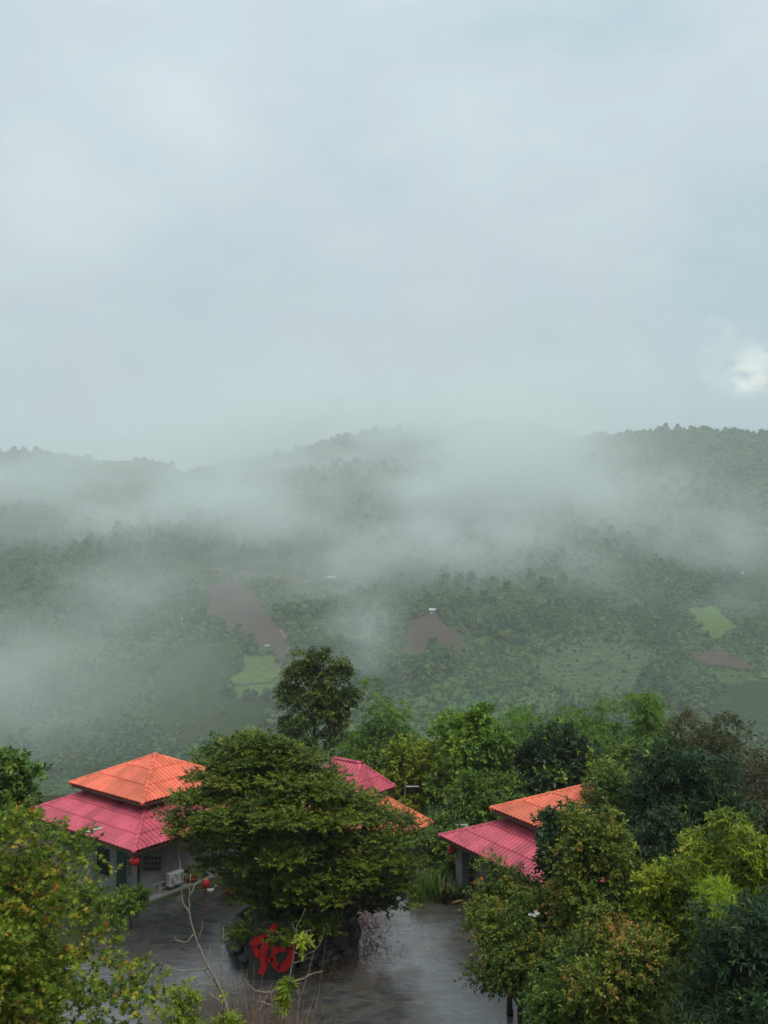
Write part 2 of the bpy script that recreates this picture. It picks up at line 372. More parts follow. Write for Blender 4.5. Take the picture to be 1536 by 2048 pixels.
def field_mat(name, c1, c2, row=0.0, rot=0.0):
    m, nt, b = new_mat(name)
    f = n_noise(nt, 0.09, 8, 0.72)
    col = n_ramp(nt, f, [(0.32, c1), (0.68, c2)])
    g = n_noise(nt, 0.5, 6, 0.8); h = g
    col = n_mix(nt, n_ramp(nt, g, [(0.5, (0, 0, 0)), (0.8, (0.6, 0.6, 0.6))]), col, tuple(np.array(c1) * 0.55))
    if row:
        st = n_noise(nt, 0.35, 4, 0.6, sc=(0.15, row, row), rot=(0, 0, rot))
        col = n_mix(nt, n_ramp(nt, st, [(0.42, (0.75, 0.75, 0.75)), (0.60, (0, 0, 0))]), col, tuple(np.array(c1) * 0.5)); h = st
    nt.links.new(col, b.inputs['Base Color']); b.inputs['Roughness'].default_value = 0.95; b.inputs['Specular IOR Level'].default_value = 0.1
    n_bump(nt, b, h, 0.8, 1.5)
    ea = nt.nodes.new('ShaderNodeAttribute'); ea.attribute_name = 'edge'
    en = n_noise(nt, 0.22, 7, 0.75)
    ad = nt.nodes.new('ShaderNodeMath'); ad.operation = 'ADD'; nt.links.new(ea.outputs['Fac'], ad.inputs[0]); nt.links.new(en, ad.inputs[1])
    fr = n_ramp(nt, ad.outputs[0], [(0.62, (0, 0, 0)), (0.80, (1, 1, 1))])
    tb = nt.nodes.new('ShaderNodeBsdfTransparent'); mx = nt.nodes.new('ShaderNodeMixShader')
    nt.links.new(fr, mx.inputs[0]); nt.links.new(tb.outputs[0], mx.inputs[1]); nt.links.new(b.outputs[0], mx.inputs[2])
    nt.links.new(mx.outputs[0], nt.nodes['Material Output'].inputs['Surface'])
    return m

# ================================================================== the land
cols = np.linspace(-1, 1, 361); cols = np.sign(cols) * np.abs(cols) ** 1.15
rows = np.concatenate([np.linspace(-30, 70, 90), np.geomspace(71.5, 430, 90), np.arange(434, 1660, 4.2), np.linspace(1665, 1950, 30)])
YY = np.repeat(rows[:, None], len(cols), 1); XX = cols[None, :] * (60 + np.clip(YY, 0, None) * 0.66)
gz = terrain(XX, YY)
gr = link('ground', grid_mesh('ground', XX, YY, gz), M['earth']); tag(gr, kind='structure')

# the yard, a wet concrete sheet
rng = np.random.default_rng(3)
ys = np.linspace(21.5, 37.0, 60); us = np.linspace(0, 1, 70)
xl = np.interp(ys, [21.5, 27, 33, 36, 38, 40.5], [-14, -13, -10.6, -9.2, -6.5, -4.0]) + 0.25 * (fbm(ys / 1.5, ys * 0 + 2, 3) - 0.5)
xr = np.interp(ys, [21.5, 27, 31, 35, 36.6, 40.5], [6.0, 6.0, 5.0, 4.2, 3.3, 2.0]) + 0.4 * (fbm(ys / 1.5, ys * 0 + 8, 3) - 0.5)
X = xl[:, None] + (xr - xl)[:, None] * us[None, :]; Y = np.repeat(ys[:, None], 70, 1)
yard = link('courtyard', grid_mesh('courtyard', X, Y, np.maximum(terrain(X, Y), 0) * (Y < 24.5) + 0.03 + 0.02 * fbm(X / 2, Y / 2, 3)), M['yard']); tag(yard, kind='structure')

# ------------------------------------------------------------------ fields on the far slope
def field(name, poly, mat, lift=1.0, n=44, mcol=30, jit=4.0):
    pts = np.array([ground_hit(*p) for p in poly])
    dense = []
    for i in range(len(pts)):
        a, b_ = pts[i], pts[(i + 1) % len(pts)]
        for t in np.linspace(0, 1, 12, endpoint=False): dense.append(a + (b_ - a) * t)
    pts = np.array(dense)
    pts = pts + jit * 2 * (np.stack([fbm(pts[:, 0] / 14, pts[:, 1] / 14, 3), fbm(pts[:, 0] / 14 + 50, pts[:, 1] / 14, 3)], -1) - 0.5) * 2
    y0, y1 = pts[:, 1].min(), pts[:, 1].max(); ys = np.linspace(y0 + 0.01, y1 - 0.01, n); L = []; Rr = []
    for yv in ys:
        xs = []
        for i in range(len(pts)):
            a, b_ = pts[i], pts[(i + 1) % len(pts)]
            if (a[1] - yv) * (b_[1] - yv) < 0: xs.append(a[0] + (b_[0] - a[0]) * (yv - a[1]) / (b_[1] - a[1]))
        L.append(min(xs)); Rr.append(max(xs))
    L = np.array(L); Rr = np.array(Rr); us = np.linspace(0, 1, mcol)
    X = L[:, None] + (Rr - L)[:, None] * us; Y = np.repeat(ys[:, None], mcol, 1)
    me = grid_mesh(name, X, Y, terrain(X, Y) + lift)
    dl = np.minimum(us, 1 - us)[None, :] * (Rr - L)[:, None]; dv = (np.minimum(ys - y0, y1 - ys))[:, None] + 0 * dl     # ragged weedy margins
    ed = me.attributes.new('edge', 'FLOAT', 'POINT'); ed.data.foreach_set('value', np.clip(np.minimum(dl, dv * .6) / 5.0, 0, 1).astype(np.float32).ravel())
    o = link(name, me, mat); tag(o, kind='structure')
    return pts
M['f_soil'] = field_mat('ploughed_soil', (0.085, 0.058, 0.042), (0.135, 0.095, 0.072), 2.5, R(-35))
M['f_lime'] = field_mat('young_grass', (0.091, 0.156, 0.029), (0.137, 0.208, 0.044), 3, R(20))
M['f_dark'] = field_mat('leafy_crop', (0.030, 0.084, 0.024), (0.050, 0.118, 0.034), 6, R(8))
M['f_corn'] = field_mat('corn', (0.060, 0.105, 0.034), (0.100, 0.150, 0.050))
M['f_grass'] = field_mat('slope_grass', (0.062, 0.111, 0.036), (0.104, 0.156, 0.052), 3, R(5))
M['f_pale'] = field_mat('pale_slope_grass', (0.072, 0.114, 0.049), (0.117, 0.163, 0.072), 3, R(-6))
M['f_path'] = field_mat('dirt_track', (0.15, 0.095, 0.07), (0.21, 0.145, 0.11))
POLYS = []
for nm, mt, poly in [
    ('field', 'f_soil', [(412, 1180), (440, 1160), (490, 1172), (525, 1210), (548, 1243), (578, 1275), (584, 1310), (572, 1334), (552, 1330), (540, 1312), (490, 1298), (432, 1272), (418, 1240)]),
    ('field', 'f_lime', [(482, 1310), (535, 1313), (556, 1338), (590, 1356), (566, 1385), (548, 1402), (456, 1401), (466, 1350)]),
    ('field', 'f_dark', [(446, 1404), (500, 1402), (541, 1406), (545, 1432), (520, 1472), (492, 1508), (424, 1512), (434, 1450)]),
    ('field', 'f_corn', [(388, 1284), (474, 1300), (460, 1350), (440, 1420), (424, 1505), (330, 1505), (304, 1440), (312, 1370), (342, 1322)]),
    ('field', 'f_soil', [(815, 1242), (850, 1228), (880, 1246), (922, 1275), (930, 1300), (880, 1326), (825, 1330), (806, 1300)]),
    ('field', 'f_soil', [(1384, 1316), (1430, 1303), (1480, 1320), (1524, 1347), (1470, 1346), (1392, 1336)]),
    ('field', 'f_lime', [(1378, 1226), (1420, 1214), (1450, 1235), (1482, 1260), (1440, 1281), (1400, 1261)]),
    ('field', 'f_grass', [(150, 1320), (172, 1280), (215, 1235), (262, 1214), (322, 1230), (338, 1290), (300, 1330), (200, 1338)]),
    ('field', 'f_grass', [(344, 1230), (380, 1210), (410, 1215), (415, 1268), (380, 1282), (345, 1270)]),
    ('field', 'f_pale', [(560, 1190), (640, 1172), (720, 1178), (775, 1200), (790, 1240), (760, 1290), (680, 1300), (610, 1290), (590, 1250)]),
    ('field', 'f_pale', [(1060, 1330), (1130, 1292), (1230, 1286), (1310, 1310), (1330, 1350), (1250, 1390), (1120, 1380)]),
    ('field', 'f_dark', [(1400, 1400), (1470, 1375), (1560, 1370), (1580, 1480), (1480, 1500), (1410, 1450)]),
    ('field', 'f_grass', [(1420, 1352), (1480, 1350), (1530, 1360), (1500, 1376), (1430, 1382)]),
]:
    POLYS.append(field(nm, poly, M[mt], lift=1.2 if mt in ('f_soil', 'f_lime', 'f_dark') else 0.8))
def track(name, pix, w, mat, lift=1.7):
    w = w * 1.6
    p = np.array([ground_hit(*q) for q in pix]); t = np.linspace(0, len(p) - 1, 16 * len(p))
    c = np.stack([np.interp(t, range(len(p)), p[:, k]) for k in (0, 1)], -1)
    ker = np.ones(9) / 9
    for k in (0, 1): c[4:-4, k] = np.convolve(c[:, k], ker, 'valid')
    d = np.gradient(c, axis=0); nrm = norm(np.stack([-d[:, 1], d[:, 0]], -1))
    X = np.stack([c[:, 0] + nrm[:, 0] * w * s for s in (-.5, .5)], 1); Y = np.stack([c[:, 1] + nrm[:, 1] * w * s for s in (-.5, .5)], 1)
    X = X[:, :1] + (X[:, 1:] - X[:, :1]) * np.linspace(0, 1, 5); Y = Y[:, :1] + (Y[:, 1:] - Y[:, :1]) * np.linspace(0, 1, 5)
    me = grid_mesh(name, X, Y, terrain(X, Y) + lift)
    ed = me.attributes.new('edge', 'FLOAT', 'POINT'); ed.data.foreach_set('value', np.tile([0, .35, .5, .35, 0], len(X)).astype(np.float32))
    o = link(name, me, mat); tag(o, kind='structure'); return o
track('dirt_track', [(425, 1142), (470, 1148), (540, 1158), (620, 1166), (660, 1160), (720, 1170), (800, 1205), (850, 1228)], 5.0, M['f_path'])
track('dirt_track', [(535, 1342), (560, 1338), (577, 1322), (578, 1292), (560, 1262)], 2.4, M['f_path'])
track('dirt_track', [(462, 1376), (500, 1374), (540, 1371), (566, 1352), (570, 1338), (552, 1318)], 1.2, M['soil'])

# ------------------------------------------------------------------ far huts
def hut(px, py, w, d, h, label, roof_c):
    g = ground_hit(px, py); z = float(terrain(g[0], g[1]))
    o = empty('hut', (g[0], g[1], z), label, 'hut', 'small huts on the far slope')
    MB().box((0, 0, h / 2 + 1), (w, d, h + 2)).build('wall', M['hutwall'], o)
    e = 0.5; t = h + 2.0
    MB().add([(-w / 2 - e, -d / 2 - e, t), (w / 2 + e, -d / 2 - e, t), (w / 2 + e, d / 2 + e, t), (-w / 2 - e, d / 2 + e, t), (-w / 2 - e, 0, t + h * .6), (w / 2 + e, 0, t + h * .6)],
             [(0, 1, 5, 4), (2, 3, 4, 5), (1, 2, 5), (3, 0, 4), (3, 2, 1, 0)]).build('roof', roof_c, o)
    MB().box((w * .15, -d / 2 - .03, h / 2 + .9), (.9, .08, 1.8)).build('door', M['frame'], o)
hut(662, 1163, 7, 4, 2.0, 'tiny white-roofed hut beside the dirt track high on the far slope', M['tin'])
hut(866, 1231, 6, 4, 2.0, 'tiny bright tin-roofed hut at the top of the brown field', M['tin'])
hut(535, 1301, 3.5, 3, 1.5, 'tiny dark hut in the large ploughed field', M['galv'])
hut(359, 1247, 5, 3, 1.6, 'tiny grey hut among grass below the scrub, far left slope', M['galv'])
hut(1483, 1157, 6, 4, 2.2, 'tiny pale hut on the misty wooded slope at far right', M['tin'])
hut(1358, 1389, 4, 3, 1.6, 'tiny pale hut in scrub just above the bamboo tops', M['tin'])

# ------------------------------------------------------------------ leaves
LEAF = {}
def tmpl(V, Fc): return np.array(V, float), Fc
LEAF['oval'] = tmpl([(0, 0, 0), (.24, .38, .05), (.19, .72, .03), (0, 1, -.06), (-.19, .72, .03), (-.24, .38, .05), (0, .5, -.02)],
                    [(0, 1, 6), (1, 2, 3, 6), (6, 3, 4, 5), (0, 6, 5)])
LEAF['small'] = tmpl([(0, 0, 0), (.30, .5, .06), (0, 1, -.03), (-.30, .5, .06)], [(0, 1, 2), (0, 2, 3)])
LEAF['lance'] = tmpl([(0, 0, 0), (.13, .35, .03), (.10, .7, -.03), (0, 1, -.14), (-.10, .7, -.03), (-.13, .35, .03), (0, .5, -.01)],
                     [(0, 1, 6), (1, 2, 3, 6), (6, 3, 4, 5), (0, 6, 5)])
LEAF['blade'] = tmpl([(0, 0, 0), (.09, .4, .02), (0, 1, -.16), (-.09, .4, .02)], [(0, 1, 2), (0, 2, 3)])
_st = [(0, 0, 0)]
for ang, r in [(-118, .42), (-84, .26), (-55, .80), (-28, .32), (0, 1.0), (28, .32), (55, .80), (84, .26), (118, .42)]:
    _st.append((math.sin(R(ang)) * r * .75, .15 + math.cos(R(ang)) * r * .85, -.05 * r * r))
LEAF['star'] = tmpl(_st, [(0, i + 1, i + 2)[::-1] for i in range(8)])
_pin = []; _pf = []
for i in range(7):
    for s in (-1, 1):
        y = .14 + .12 * i; b = len(_pin); w = .30 * (1 - .55 * abs(i / 6 - .4))
        _pin += [(0, y, -.10 * y * y), (s * w * .55, y + .015, .01 - .10 * y * y), (s * w, y + .07, -.06 - .12 * y * y), (s * w * .5, y + .085, -.10 * y * y)]
        _pf += [(b, b + 1, b + 2, b + 3) if s > 0 else (b + 3, b + 2, b + 1, b)]
LEAF['pinnate'] = tmpl(_pin, _pf)

def leaf_mesh(name, kind, pos, d, n, size, tint):
    V0, Fc = LEAF[kind]; N = len(pos)
    d = norm(d); s = norm(np.cross(d, n)); nn = np.cross(s, d)
    V = pos[:, None, :] + size[:, None, None] * (V0[None, :, 0:1] * s[:, None, :] + V0[None, :, 1:2] * d[:, None, :] + V0[None, :, 2:3] * nn[:, None, :])
    nv = len(V0); lp = np.concatenate([np.array(f) for f in Fc]); ln = np.array([len(f) for f in Fc])
    loops = (np.arange(N)[:, None] * nv + lp[None, :]).ravel()
    st = np.concatenate([[0], np.cumsum(np.tile(ln, N))[:-1]])
    me = np_mesh(name, V.reshape(-1, 3), loops, st)
    a = me.attributes.new('tint', 'FLOAT', 'FACE'); a.data.foreach_set('value', np.repeat(np.clip(tint, 0, 1), len(Fc)).astype(np.float32))
    return me
def sprays(rng, clumps, n_spray, lps, slen, llen, up=0.35, droop=0.35, spread=0.9, shell=0.45, young=0.25, tilt=0.55, tvar=(0.12, 0.12, 0.10), weight=None, flat=0.0):
    """leaves set along short twigs that fill the clumps; clumps: (K,6) centre and radii"""
    C = clumps[:, :3]; Rr = clumps[:, 3:6]
    w = (Rr[:, 0] * Rr[:, 1]) if weight is None else weight
    k = rng.choice(len(C), n_spray, p=w / w.sum())
    o = norm(rng.normal(size=(n_spray, 3)))
    o[:, 2] = np.where(rng.random(n_spray) < 0.45, np.abs(o[:, 2]), o[:, 2])
    rho = shell + (1 - shell) * rng.random(n_spray) ** 0.6
    org = C[k] + o * Rr[k] * rho[:, None]
    sd = norm(o * np.array([1, 1, 1 - flat]) + np.array([0, 0, up]) + 0.45 * rng.normal(size=(n_spray, 3)) * np.array([1, 1, 1 - .7 * flat]))
    L = slen * rng.uniform(0.6, 1.3, n_spray)
    t = np.tile((np.arange(lps) + 0.6) / lps, n_spray) + rng.uniform(-.4, .4, n_spray * lps) / lps
    si = np.repeat(np.arange(n_spray), lps)
    phi = np.tile(np.arange(lps) * 2.4, n_spray) + np.repeat(rng.uniform(0, 6.28, n_spray), lps)
    S = sd[si]; a = norm(np.cross(S, np.array([0.03, 0.05, 1.0]))); b = np.cross(S, a)
    side = a * np.cos(phi)[:, None] + b * np.sin(phi)[:, None] * (1 - .6 * flat)
    pos = org[si] + S * (L[si] * t)[:, None]; pos[:, 2] -= droop * L[si] * t * t * 0.6
    d = norm(S * (0.55 + 0.5 * t)[:, None] + side * spread + np.array([0, 0, -droop])[None] + 0.15 * rng.normal(size=S.shape))
    n = norm(np.array([0, 0, 1.0])[None] + tilt * rng.normal(size=S.shape) + 0.35 * o[si])
    n = norm(n - d * (n * d).sum(1, keepdims=True))
    size = llen * rng.uniform(0.65, 1.2, len(pos))
    tv = rng.normal(size=len(C)) * tvar[0]; ts = rng.normal(size=n_spray) * tvar[1]
    yn = (rng.random(n_spray) < young) & (rho > .7)
    tint = 0.42 + tv[k][si] + ts[si] + rng.normal(size=len(pos)) * tvar[2] + np.where(yn[si], 0.30 * t, 0)
    return pos, d, n, size, tint, (org, sd, L)
def crown_clumps(rng, c, r, n, size, jitter=0.18, lower=-0.75, squash=0.8, shell=0.55):
    """clump centres spread through an ellipsoid, mostly near its surface"""
    i = np.arange(n) + 0.5
    z = 1 - (1 - lower) * i / n; th = i * 2.39996
    rr = np.sqrt(np.clip(1 - z * z, 0, 1))
    o = np.stack([rr * np.cos(th), rr * np.sin(th), z], -1) + rng.normal(size=(n, 3)) * jitter
    rho = np.where(rng.random(n) < 0.72, rng.uniform(0.72, 1.0, n), rng.uniform(shell * .4, .75, n))
    P = np.array(c) + o * np.array(r) * rho[:, None] * 0.86
    s = size * rng.uniform(0.7, 1.3, n)
    return np.concatenate([P, np.stack([s, s, s * squash], -1)], -1)
def limbs(mb, rng, base, top, clumps, r0, n_limb=14, sides=6, sway=0.3):
    base = np.array(base, float); top = np.array(top, float)
    n = 7; tr = []
    for i in range(n):
        t = i / (n - 1); w = rng.normal(size=3) * sway * math.sin(t * 3.1) * 0.35; w[2] = 0
        tr.append(base + (top - base) * t + w)
    mb.tube(tr, [r0 * (1.25 if i == 0 else 1 - 0.72 * i / (n - 1)) for i in range(n)], sides + 2)
    idx = rng.permutation(len(clumps))[:n_limb]
    for i in idx:
        c = clumps[i, :3]
        t = np.clip(((c - base) @ (top - base)) / ((top - base) @ (top - base)) - rng.uniform(.12, .35), .12, .92)
        k = t * (n - 1); k0 = int(k); s = tr[k0] + (tr[min(k0 + 1, n - 1)] - tr[k0]) * (k - k0)
        mid = (s + c) / 2 + np.array([0, 0, 0.12 * np.linalg.norm(c - s)]) + rng.normal(size=3) * .06 * np.linalg.norm(c - s)
        pts = [s * (1 - u) ** 2 + mid * 2 * u * (1 - u) + c * u * u for u in np.linspace(0, 1, 6)]
        rr = r0 * (1 - .7 * t) * .5
        mb.tube(pts, [rr * (1 - .8 * u) for u in np.linspace(0, 1, 6)], sides)
        for q in range(3):
            u = rng.uniform(.45, .95); j = int(u * 5); e = pts[j] + norm(rng.normal(size=3) + np.array([0, 0, .3])) * clumps[i, 3] * rng.uniform(.6, 1.1)
            mb.tube([pts[j], (pts[j] + e) / 2 + rng.normal(size=3) * .05, e], [rr * .35, rr * .25, rr * .1], 4)

def plant(name, label, cat, bbox, depth, mat, leaf='oval', seed=1, thick=None, n_cl=28, cl_size=None, n_spray=1500, lps=8, slen=.5, llen=.16, group=None,
          bark=None, r0=None, base=None, squash=.8, lower=-.75, jitter=.18, n_limb=14, extra=None, crown_name='crown', shell=.55, **kw):
    """a tree or shrub whose crown fills the photo box bbox at that depth and whose stem stands on the ground below"""
    rng = np.random.default_rng(seed)
    x0, y0, x1, y1 = bbox
    c = at((x0 + x1) / 2, (y0 + y1) / 2, depth); rx = (x1 - x0) / 2 / F_PX * depth; rz = (y1 - y0) / 2 / F_PX * depth
    ry = thick if thick else rx * .85
    bx = base if base is not None else (c[0] + rng.uniform(-.2, .2) * rx, c[1] + .1 * ry)
    bz = float(terrain(bx[0], bx[1])) - 0.1
    org = np.array([bx[0], bx[1], bz])
    o = empty(name, tuple(org), label, cat, group)
    cl_size = cl_size or .30 * (rx * ry * rz) ** (1 / 3)
    cl = crown_clumps(rng, c - org, (rx, ry, rz), n_cl, cl_size, jitter, lower, squash, shell)
    lump = 1 + .22 * np.sin(3.1 * cl[:, 0] / rx + seed) * np.cos(2.7 * cl[:, 2] / rz + 2 * seed)
    cl[:, :3] = (c - org) + (cl[:, :3] - (c - org)) * lump[:, None]
    ns = max(3, n_cl // 4); az = rng.uniform(0, 6.28, ns); el = rng.uniform(.15, 1.0, ns)      # shoots that break the outline
    sh = (c - org) + np.stack([np.cos(az) * np.cos(el * 1.4) * rx, np.sin(az) * np.cos(el * 1.4) * ry, np.sin(el * 1.4) * rz], -1) * rng.uniform(.92, 1.16, (ns, 1))
    ss = cl_size * rng.uniform(.35, .6, ns); cl = np.concatenate([cl, np.concatenate([sh, np.stack([ss, ss, ss * 1.5], -1)], -1)])
    if extra is not None: cl = np.concatenate([cl, np.array([[*(at(ex, ey, ed) - org), er, er, er * squash] for ex, ey, ed, er in extra])])
    mb = MB(); r0 = r0 or 0.045 * (rz * 2 + max(0, c[2] - rz - bz)) ** .9 * .6
    limbs(mb, rng, (0, 0, 0), c - org + np.array([0, 0, rz * .45]), cl, r0, n_limb)
    pos, d, n, sz, ti, tw = sprays(rng, cl, n_spray, lps, slen, llen, **kw)
    if leaf in ('star', 'pinnate') or llen > .13:
        for a_, b_, L_ in list(zip(*tw))[:900]: mb.tube([a_, a_ + b_ * L_ * .95], [.008, .003], 3, cap=False)
    mb.build('trunk', bark or M['bark'], o, True)
    link(crown_name, leaf_mesh(crown_name, leaf, pos, d, n, sz, ti), mat, o)
    return o

# ================================================================== the far wood: one mass nobody could count
def forest_mat(name, stops):
    m, nt, b = new_mat(name)
    oi = nt.nodes.new('ShaderNodeObjectInfo')
    col = n_ramp(nt, oi.outputs['Random'], stops)
    f = n_noise(nt, 0.9, 4, .7)
    col = n_mix(nt, n_ramp(nt, f, [(.35, (.4, .4, .4)), (.7, (0, 0, 0))]), col, (0.016, 0.036, 0.012))
    nt.links.new(col, b.inputs['Base Color']); b.inputs['Roughness'].default_value = .8; b.inputs['Specular IOR Level'].default_value = .15
    return m
M['forest'] = forest_mat('forest_foliage', [(0.0, (0.037, 0.083, 0.025)), (0.35, (0.060, 0.115, 0.031)), (0.7, (0.088, 0.152, 0.037)), (1.0, (0.144, 0.188, 0.050))])
def crown_blob(name, seed, elong=1.0, n_l=420):
    rng = np.random.default_rng(seed)
    cl = crown_clumps(rng, (0, 0, .55 * elong), (.46, .46, .5 * elong), 14, .22, .14, -.8, .9)
    V = []; Fc = []
    for c in cl:
        bm = bmesh.new(); bmesh.ops.create_icosphere(bm, subdivisions=1, radius=1.0)
        b0 = len(V)
        for v in bm.verts: V.append(c[:3] + np.array(v.co) * c[3] * rng.uniform(.55, 1.2))
        for f in bm.faces: Fc.append([b0 + v.index for v in f.verts])
        bm.free()
    b0 = len(V); V += [np.array(q) for q in ((-.04, -.03, -.3), (.04, -.03, -.3), (0, .05, -.3), (0, 0, .6 * elong))]
    Fc += [[b0, b0 + 1, b0 + 3], [b0 + 1, b0 + 2, b0 + 3], [b0 + 2, b0, b0 + 3]]
    pos = cl[rng.integers(0, len(cl), n_l)]; d = norm(rng.normal(size=(n_l, 3)))
    p = pos[:, :3] + d * pos[:, 3:4] * rng.uniform(.75, 1.1, (n_l, 1))
    for q, dd in zip(p, d):
        a = norm(rng.normal(size=3)) * .055; e = norm(rng.normal(size=3)) * .055; b0 = len(V)
        V += [q - a, q + e, q + a]; Fc.append([b0, b0 + 1, b0 + 2])
    me = bpy.data.meshes.new(name); me.from_pydata([tuple(map(float, v)) for v in V], [], Fc); me.update(); me.materials.append(M['forest'])
    return me
def inside(poly, x, y):
    c = np.zeros(len(x), bool); n = len(poly)
    for i in range(n):
        (x1, y1), (x2, y2) = poly[i], poly[(i + 1) % n]
        k = ((y1 > y) != (y2 > y)) & (x < (x2 - x1) * (y - y1) / (y2 - y1 + 1e-9) + x1); c ^= k
    return c
def scatter(name, label, P, S, meshes, seed, rootz=0.0):
    """one object: points on the slope that each carry one of the crown shapes"""
    rng = np.random.default_rng(seed)
    obj_src = []
    me = bpy.data.meshes.new(name); me.vertices.add(len(P)); me.vertices.foreach_set('co', P.astype(np.float32).ravel())
    for an, val in (('sc', S), ('rot', rng.uniform(0, 6.28, len(P)))):
        a = me.attributes.new(an, 'FLOAT', 'POINT'); a.data.foreach_set('value', val.astype(np.float32))
    a = me.attributes.new('ix', 'INT', 'POINT'); a.data.foreach_set('value', rng.integers(0, len(meshes), len(P)).astype(np.int32))
    me.update()
    o = link(name, me); tag(o, label, None, None, 'stuff')
    for j, src in enumerate(meshes):        # the shapes themselves stand among the trees as well
        q = P[j * 37 % len(P)]
        s = link('crown', src, None, o); s.location = tuple(q); s.scale = (float(S[0]),) * 3; s['kind'] = 'stuff'
        obj_src.append(s)
    ng = bpy.data.node_groups.new(name + '_nodes', 'GeometryNodeTree')
    ng.interface.new_socket('Geometry', in_out='INPUT', socket_type='NodeSocketGeometry'); ng.interface.new_socket('Geometry', in_out='OUTPUT', socket_type='NodeSocketGeometry')
    N, L = ng.nodes, ng.links
    gi = N.new('NodeGroupInput'); go = N.new('NodeGroupOutput')
    mp = N.new('GeometryNodeMeshToPoints'); L.new(gi.outputs[0], mp.inputs['Mesh'])
    g2i = N.new('GeometryNodeGeometryToInstance')
    for s in reversed(obj_src):
        oi = N.new('GeometryNodeObjectInfo'); oi.inputs['Object'].default_value = s; oi.inputs['As Instance'].default_value = False
        L.new(oi.outputs['Geometry'], g2i.inputs[0])
    def attr(an, ty):
        n = N.new('GeometryNodeInputNamedAttribute'); n.data_type = ty; n.inputs['Name'].default_value = an; return n.outputs['Attribute']
    ip = N.new('GeometryNodeInstanceOnPoints'); L.new(mp.outputs[0], ip.inputs['Points']); L.new(g2i.outputs[0], ip.inputs['Instance'])
    ip.inputs['Pick Instance'].default_value = True; L.new(attr('ix', 'INT'), ip.inputs['Instance Index'])
    cx = N.new('ShaderNodeCombineXYZ'); L.new(attr('rot', 'FLOAT'), cx.inputs['Z']); L.new(cx.outputs[0], ip.inputs['Rotation'])
    L.new(attr('sc', 'FLOAT'), ip.inputs['Scale']); L.new(ip.outputs[0], go.inputs[0])
    md = o.modifiers.new('scatter', 'NODES'); md.node_group = ng
    return o
rng = np.random.default_rng(11)
NP = 130000
yy = np.sqrt(rng.uniform(440 ** 2, 1640 ** 2, NP)); xx = rng.uniform(-.62, .62, NP) * yy
dens = fbm(xx / 90 + 7, yy / 90 + 3, 4)
t_h = (yy - 500) / 1100
keep = rng.random(NP) < np.clip((dens - .42) * 5 + .6 + 0.9 * smooth(t_h, .35, .62), .5, 1)
for i_, p in enumerate(POLYS): keep &= ~(inside(p, xx, yy) & (rng.random(NP) > (.22 if i_ in (7, 8, 9, 10, 12) else 0)))
xx, yy = xx[keep], yy[keep]
tall = smooth((yy - 500) / 1100, .3, .6)
wood = smooth(fbm(xx / 90 + 7, yy / 90 + 3, 4), .42, .55)
sc = np.clip(rng.lognormal(0, .36, len(xx)), .4, 2.2) * (2.0 + 3.2 * np.maximum(wood, tall) + 2.6 * tall - 1.0 * smooth(yy, 1480, 1590)) * (0.8 + .6 * fbm(xx / 60, yy / 60, 2))
P = np.stack([xx, yy, terrain(xx, yy) - .05 * sc], -1)
scatter('forest', 'dense green wood and scrub covering the far misty slope up to the ridge', P, sc, [crown_blob('crown_shape', s, e) for s, e in ((1, 1.0), (2, .8), (3, 1.25), (4, .7), (5, 1.7))], 5)
NQ = 110000        # low scrub between the trees
yy = np.sqrt(rng.uniform(460 ** 2, 1250 ** 2, NQ)); xx = rng.uniform(-.58, .58, NQ) * yy
keep = np.ones(NQ, bool)
for i_, p in enumerate(POLYS): keep &= ~(inside(p, xx, yy) & (rng.random(NQ) > ((.35 if i_ in (7, 8, 9, 10, 12) else .5 if i_ == 11 else .02))))
xx, yy = xx[keep], yy[keep]; sc = rng.uniform(.9, 2.6, len(xx)) * (.7 + .7 * fbm(xx / 30, yy / 30, 2))
scatter('scrub', 'low green scrub and tall grass across the far slope', np.stack([xx, yy, terrain(xx, yy) - .1], -1), sc, [crown_blob('scrub_shape', s_, .6, 60) for s_ in (31, 32, 33)], 8)
# corn rows and low crop tufts
def crop_blob(seed):
    rng = np.random.default_rng(seed); V = []; Fc = []
    for k in range(9):
        a = rng.uniform(0, 6.28); t = np.array([math.cos(a), math.sin(a), 0]); s = np.array([-t[1], t[0], 0]) * .09; h = rng.uniform(.5, 1.0); b0 = len(V)
        V += [t * .03 - s, t * .03 + s, t * .35 * h + s + np.array([0, 0, .75 * h]), t * .35 * h - s + np.array([0, 0, .75 * h]), t * .75 * h + np.array([0, 0, .6 * h])]
        Fc += [[b0, b0 + 1, b0 + 2, b0 + 3], [b0 + 3, b0 + 2, b0 + 4]]
    me = bpy.data.meshes.new('crop_shape'); me.from_pydata([tuple(map(float, v)) for v in V], [], Fc); me.update(); me.materials.append(M['crop']); return me
M['crop'] = forest_mat('corn_leaves', [(0, (0.075, 0.130, 0.035)), (.5, (0.115, 0.175, 0.050)), (1, (0.18, 0.225, 0.08))])
pc = POLYS[3]; n = 9000
xx = rng.uniform(pc[:, 0].min(), pc[:, 0].max(), n); yy = rng.uniform(pc[:, 1].min(), pc[:, 1].max(), n)
yy = np.round(yy / 2.4) * 2.4 + rng.normal(size=n) * .2
k = inside(pc, xx, yy); xx, yy = xx[k], yy[k]
P = np.stack([xx, yy, terrain(xx, yy) + .6], -1)
P2 = []
for q_ in (2, 11):
    pc = POLYS[q_]; xx = rng.uniform(pc[:, 0].min(), pc[:, 0].max(), 9000); yy = np.round(rng.uniform(pc[:, 1].min(), pc[:, 1].max(), 9000) / 1.8) * 1.8 + rng.normal(size=9000) * .15
    k = inside(pc, xx, yy); P2.append(np.stack([xx[k], yy[k], terrain(xx[k], yy[k]) + 1.0], -1))
